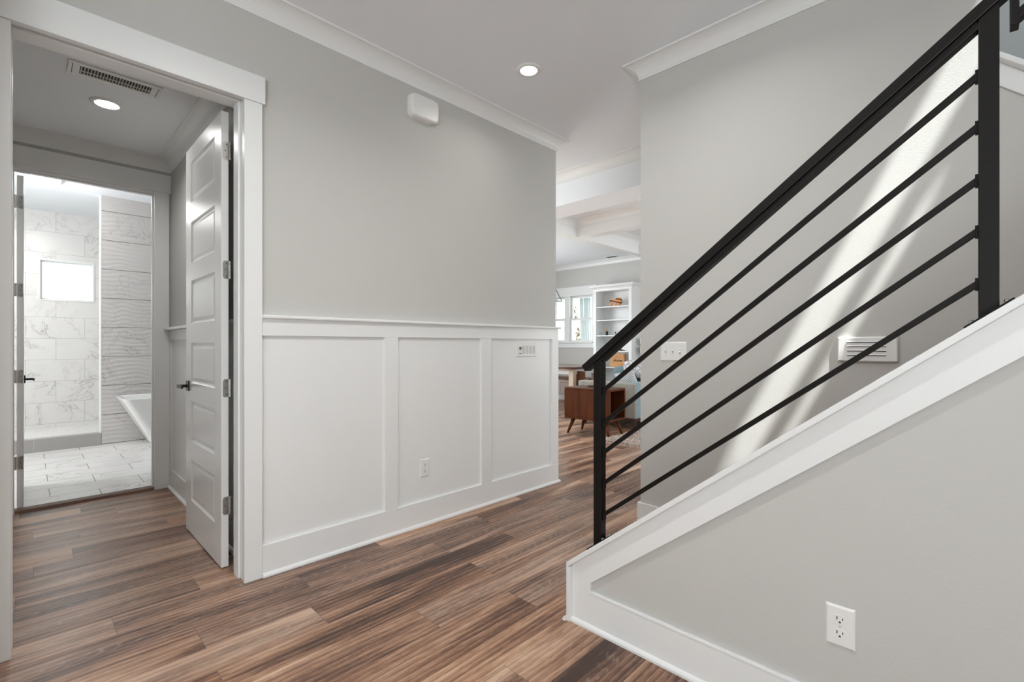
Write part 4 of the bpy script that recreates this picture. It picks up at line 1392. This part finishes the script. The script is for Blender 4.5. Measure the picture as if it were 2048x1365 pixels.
o = m.build('throw_blanket', M['throw'], smooth=True, origin=(sx0 + 0.34, sy0 + 0.27, 0.5))
sd = o.modifiers.new('thickness', 'SOLIDIFY')
sd.thickness = 0.012
sd.offset = 1
tag(o, 'gray and white patterned throw draped over the sofa back', 'blanket')


def pillow(label, name, loc, w, h, t, rot, mat, edge=None):
    e = bpy.data.objects.new(name, None)
    e.location = loc
    e.rotation_euler = rot
    C.objects.link(e)
    tag(e, label, 'pillow')
    m = MB()
    n = 14
    front, back = [], []
    for i in range(n + 1):
        for j in range(n + 1):
            u, v = -1 + 2 * i / n, -1 + 2 * j / n
            b = max(0.0, (1 - u * u) * (1 - v * v)) ** 0.45
            s = 1 - 0.06 * (1 - abs(u) * abs(v)) * (abs(u) ** 6 + abs(v) ** 6) * 0.5
            front.append((t / 2 * b + 0.004, u * w / 2 * s, v * h / 2 * s))
            back.append((-t / 2 * b - 0.004, u * w / 2 * s, v * h / 2 * s))
    vs = front + back
    N = (n + 1) ** 2
    fs = []
    for i in range(n):
        for j in range(n):
            a = i * (n + 1) + j
            fs.append((a, a + 1, a + n + 2, a + n + 1))
            fs.append((N + a, N + a + n + 1, N + a + n + 2, N + a + 1))
    rim = [i * (n + 1) for i in range(n + 1)] + [n * (n + 1) + j for j in range(1, n + 1)] + [i * (n + 1) + n for i in range(n - 1, -1, -1)] + [j for j in range(n - 1, 0, -1)]
    for i in range(len(rim)):
        a, b = rim[i], rim[(i + 1) % len(rim)]
        fs.append((a, b, b + N, a + N))
    m.add(vs, fs)
    m.build('pillow_body', mat, e, smooth=True, local=True)
    if edge:
        MB().box(-0.012, 0.012, w / 2 - 0.03, w / 2 + 0.005, -h / 2 + 0.02, h / 2 - 0.02).build('fringe', edge, e, local=True, bevel=0.004)
    return e


pillow('striped black and white pillow on the sofa against the throw', 'throw_pillow', (6.265, sy0 + 0.33, 0.655), 0.36, 0.30, 0.12, (math.radians(-14), math.radians(-14), math.radians(-4)), M['pillow'], M['pillow_fringe'])

# end table
A = math.radians(4.0)
et = thing('end_table', 'dark walnut box end table with an open side on splayed legs', 'end table', (5.37, 3.72, 0), rz=A)
EW, ED, z0, z1, tk = 0.335, 0.20, 0.205, 0.625, 0.030    # half length along y, half depth along x
hx, hy = 0.215, 0.345
MB().box(-hx, hx, -hy, hy, z1 - tk, z1).build('top_panel', M['walnut'], et, bevel=0.008, local=True, seg=3)
MB().box(-hx, hx, -hy, hy, z0, z0 + tk).build('bottom_panel', M['walnut'], et, bevel=0.008, local=True, seg=3)
MB().box(-hx, -hx + tk, -hy, hy, z0 + tk, z1 - tk).build('side_panel', M['walnut'], et, bevel=0.003, local=True)
MB().box(hx - tk, hx, -hy, hy, z0 + tk, z1 - tk).build('side_panel', M['walnut'], et, bevel=0.003, local=True)
MB().box(-hx + tk, hx - tk, hy - 0.02, hy, z0 + tk, z1 - tk).build('back_panel', M['walnut_in'], et, local=True)
MB().box(-hx + tk, hx - tk, -hy + 0.02, hy - 0.02, z0 + tk, z0 + tk + 0.003).build('inner_lining', M['walnut_in'], et, local=True)
for sx in (-1, 1):
    for sy in (-1, 1):
        a = Vector((sx * (hx - 0.075), sy * (hy - 0.10), z0))
        b = Vector((sx * (hx - 0.035), sy * (hy - 0.03), 0.0))
        MB().tube([b, a], [0.014, 0.029], 12).build('leg', M['walnut'], et, local=True, smooth=True)
tag(MB().box(5.36, 5.50, 3.66, 3.83, z1 + 0.0005, z1 + 0.022).build('small_book', M['paper'], bevel=0.002, origin=(5.43, 3.745, z1)), 'small dark book lying on the walnut end table', 'book')

# shag rug
m = MB()
rnd = random.Random(4)
rx0, rx1, ry0, ry1 = 4.97, 7.4, 1.2, 3.36
m.box(rx0, rx1, ry0, ry1, 0.0, 0.010)
for i in range(15000):
    k = rnd.random()
    x = rx0 + (rx1 - rx0) * rnd.random() ** 1.4
    y = ry1 - 1.3 * rnd.random() ** 1.2
    a = rnd.uniform(0, 2 * math.pi)
    dx, dy = math.cos(a), math.sin(a)
    lean = rnd.uniform(0.003, 0.022)
    b = rnd.uniform(0, 2 * math.pi)
    hgt = rnd.uniform(0.016, 0.034)
    w = rnd.uniform(0.004, 0.008)
    p = Vector((x, y, 0.009))
    t = p + Vector((math.cos(b) * lean, math.sin(b) * lean, hgt))
    m.add([p + Vector((dx, dy, 0)) * w, p - Vector((dx, dy, 0)) * w, t - Vector((dx, dy, 0)) * w * 0.6, t + Vector((dx, dy, 0)) * w * 0.6], [(0, 1, 2, 3)])
o = m.build('shag_rug', M['rug'], origin=((rx0 + rx1) / 2, (ry0 + ry1) / 2, 0))
tag(o, 'pinkish beige shag rug on the floor in front of the sofa', 'rug')

# made-up windows added behind the fill lamps (all outside the frame)


def added_window(n, axis, at, a0, a1, z0, z1, label):
    t = bpy.data.objects.new('window_%d' % n, None)
    t.location = (at, (a0 + a1) / 2, z0) if axis == 'x' else ((a0 + a1) / 2, at, z0)
    C.objects.link(t)
    struct(t, label)
    if axis == 'x':
        frame_yz(MB(), a0, a1, z0, z1, at - 0.02, at + 0.02, 0.09).build('window_frame', M['trim'], t)
        MB().box(at - 0.004, at + 0.004, a0 + 0.09, a1 - 0.09, z0 + 0.09, z1 - 0.09).build('window_pane', M['glass'], t)
    else:
        frame_xz(MB(), a0, a1, z0, z1, at - 0.02, at + 0.02, 0.09).build('window_frame', M['trim'], t)
        MB().box(a0 + 0.09, a1 - 0.09, at - 0.004, at + 0.004, z0 + 0.09, z1 - 0.09).build('window_pane', M['glass'], t)
    return t


added_window(4, 'x', -5.075, -2.45, 0.25, 0.25, 2.75, 'added glazed entry frame behind the left fill lamp')
added_window(5, 'y', -2.575, -3.45, -1.15, 0.35, 2.65, 'added tall window behind the back fill lamp')
added_window(6, 'y', -0.975, 4.6, 8.0, 0.5, 2.55, 'added window behind the living room fill lamp')
added_window(7, 'y', 7.575, 3.85, 6.55, 0.65, 2.5, 'added window behind the dining room fill lamp')
added_window(8, 'x', -1.575, 5.75, 7.05, 1.2, 2.5, 'added window behind the bathroom fill lamp')
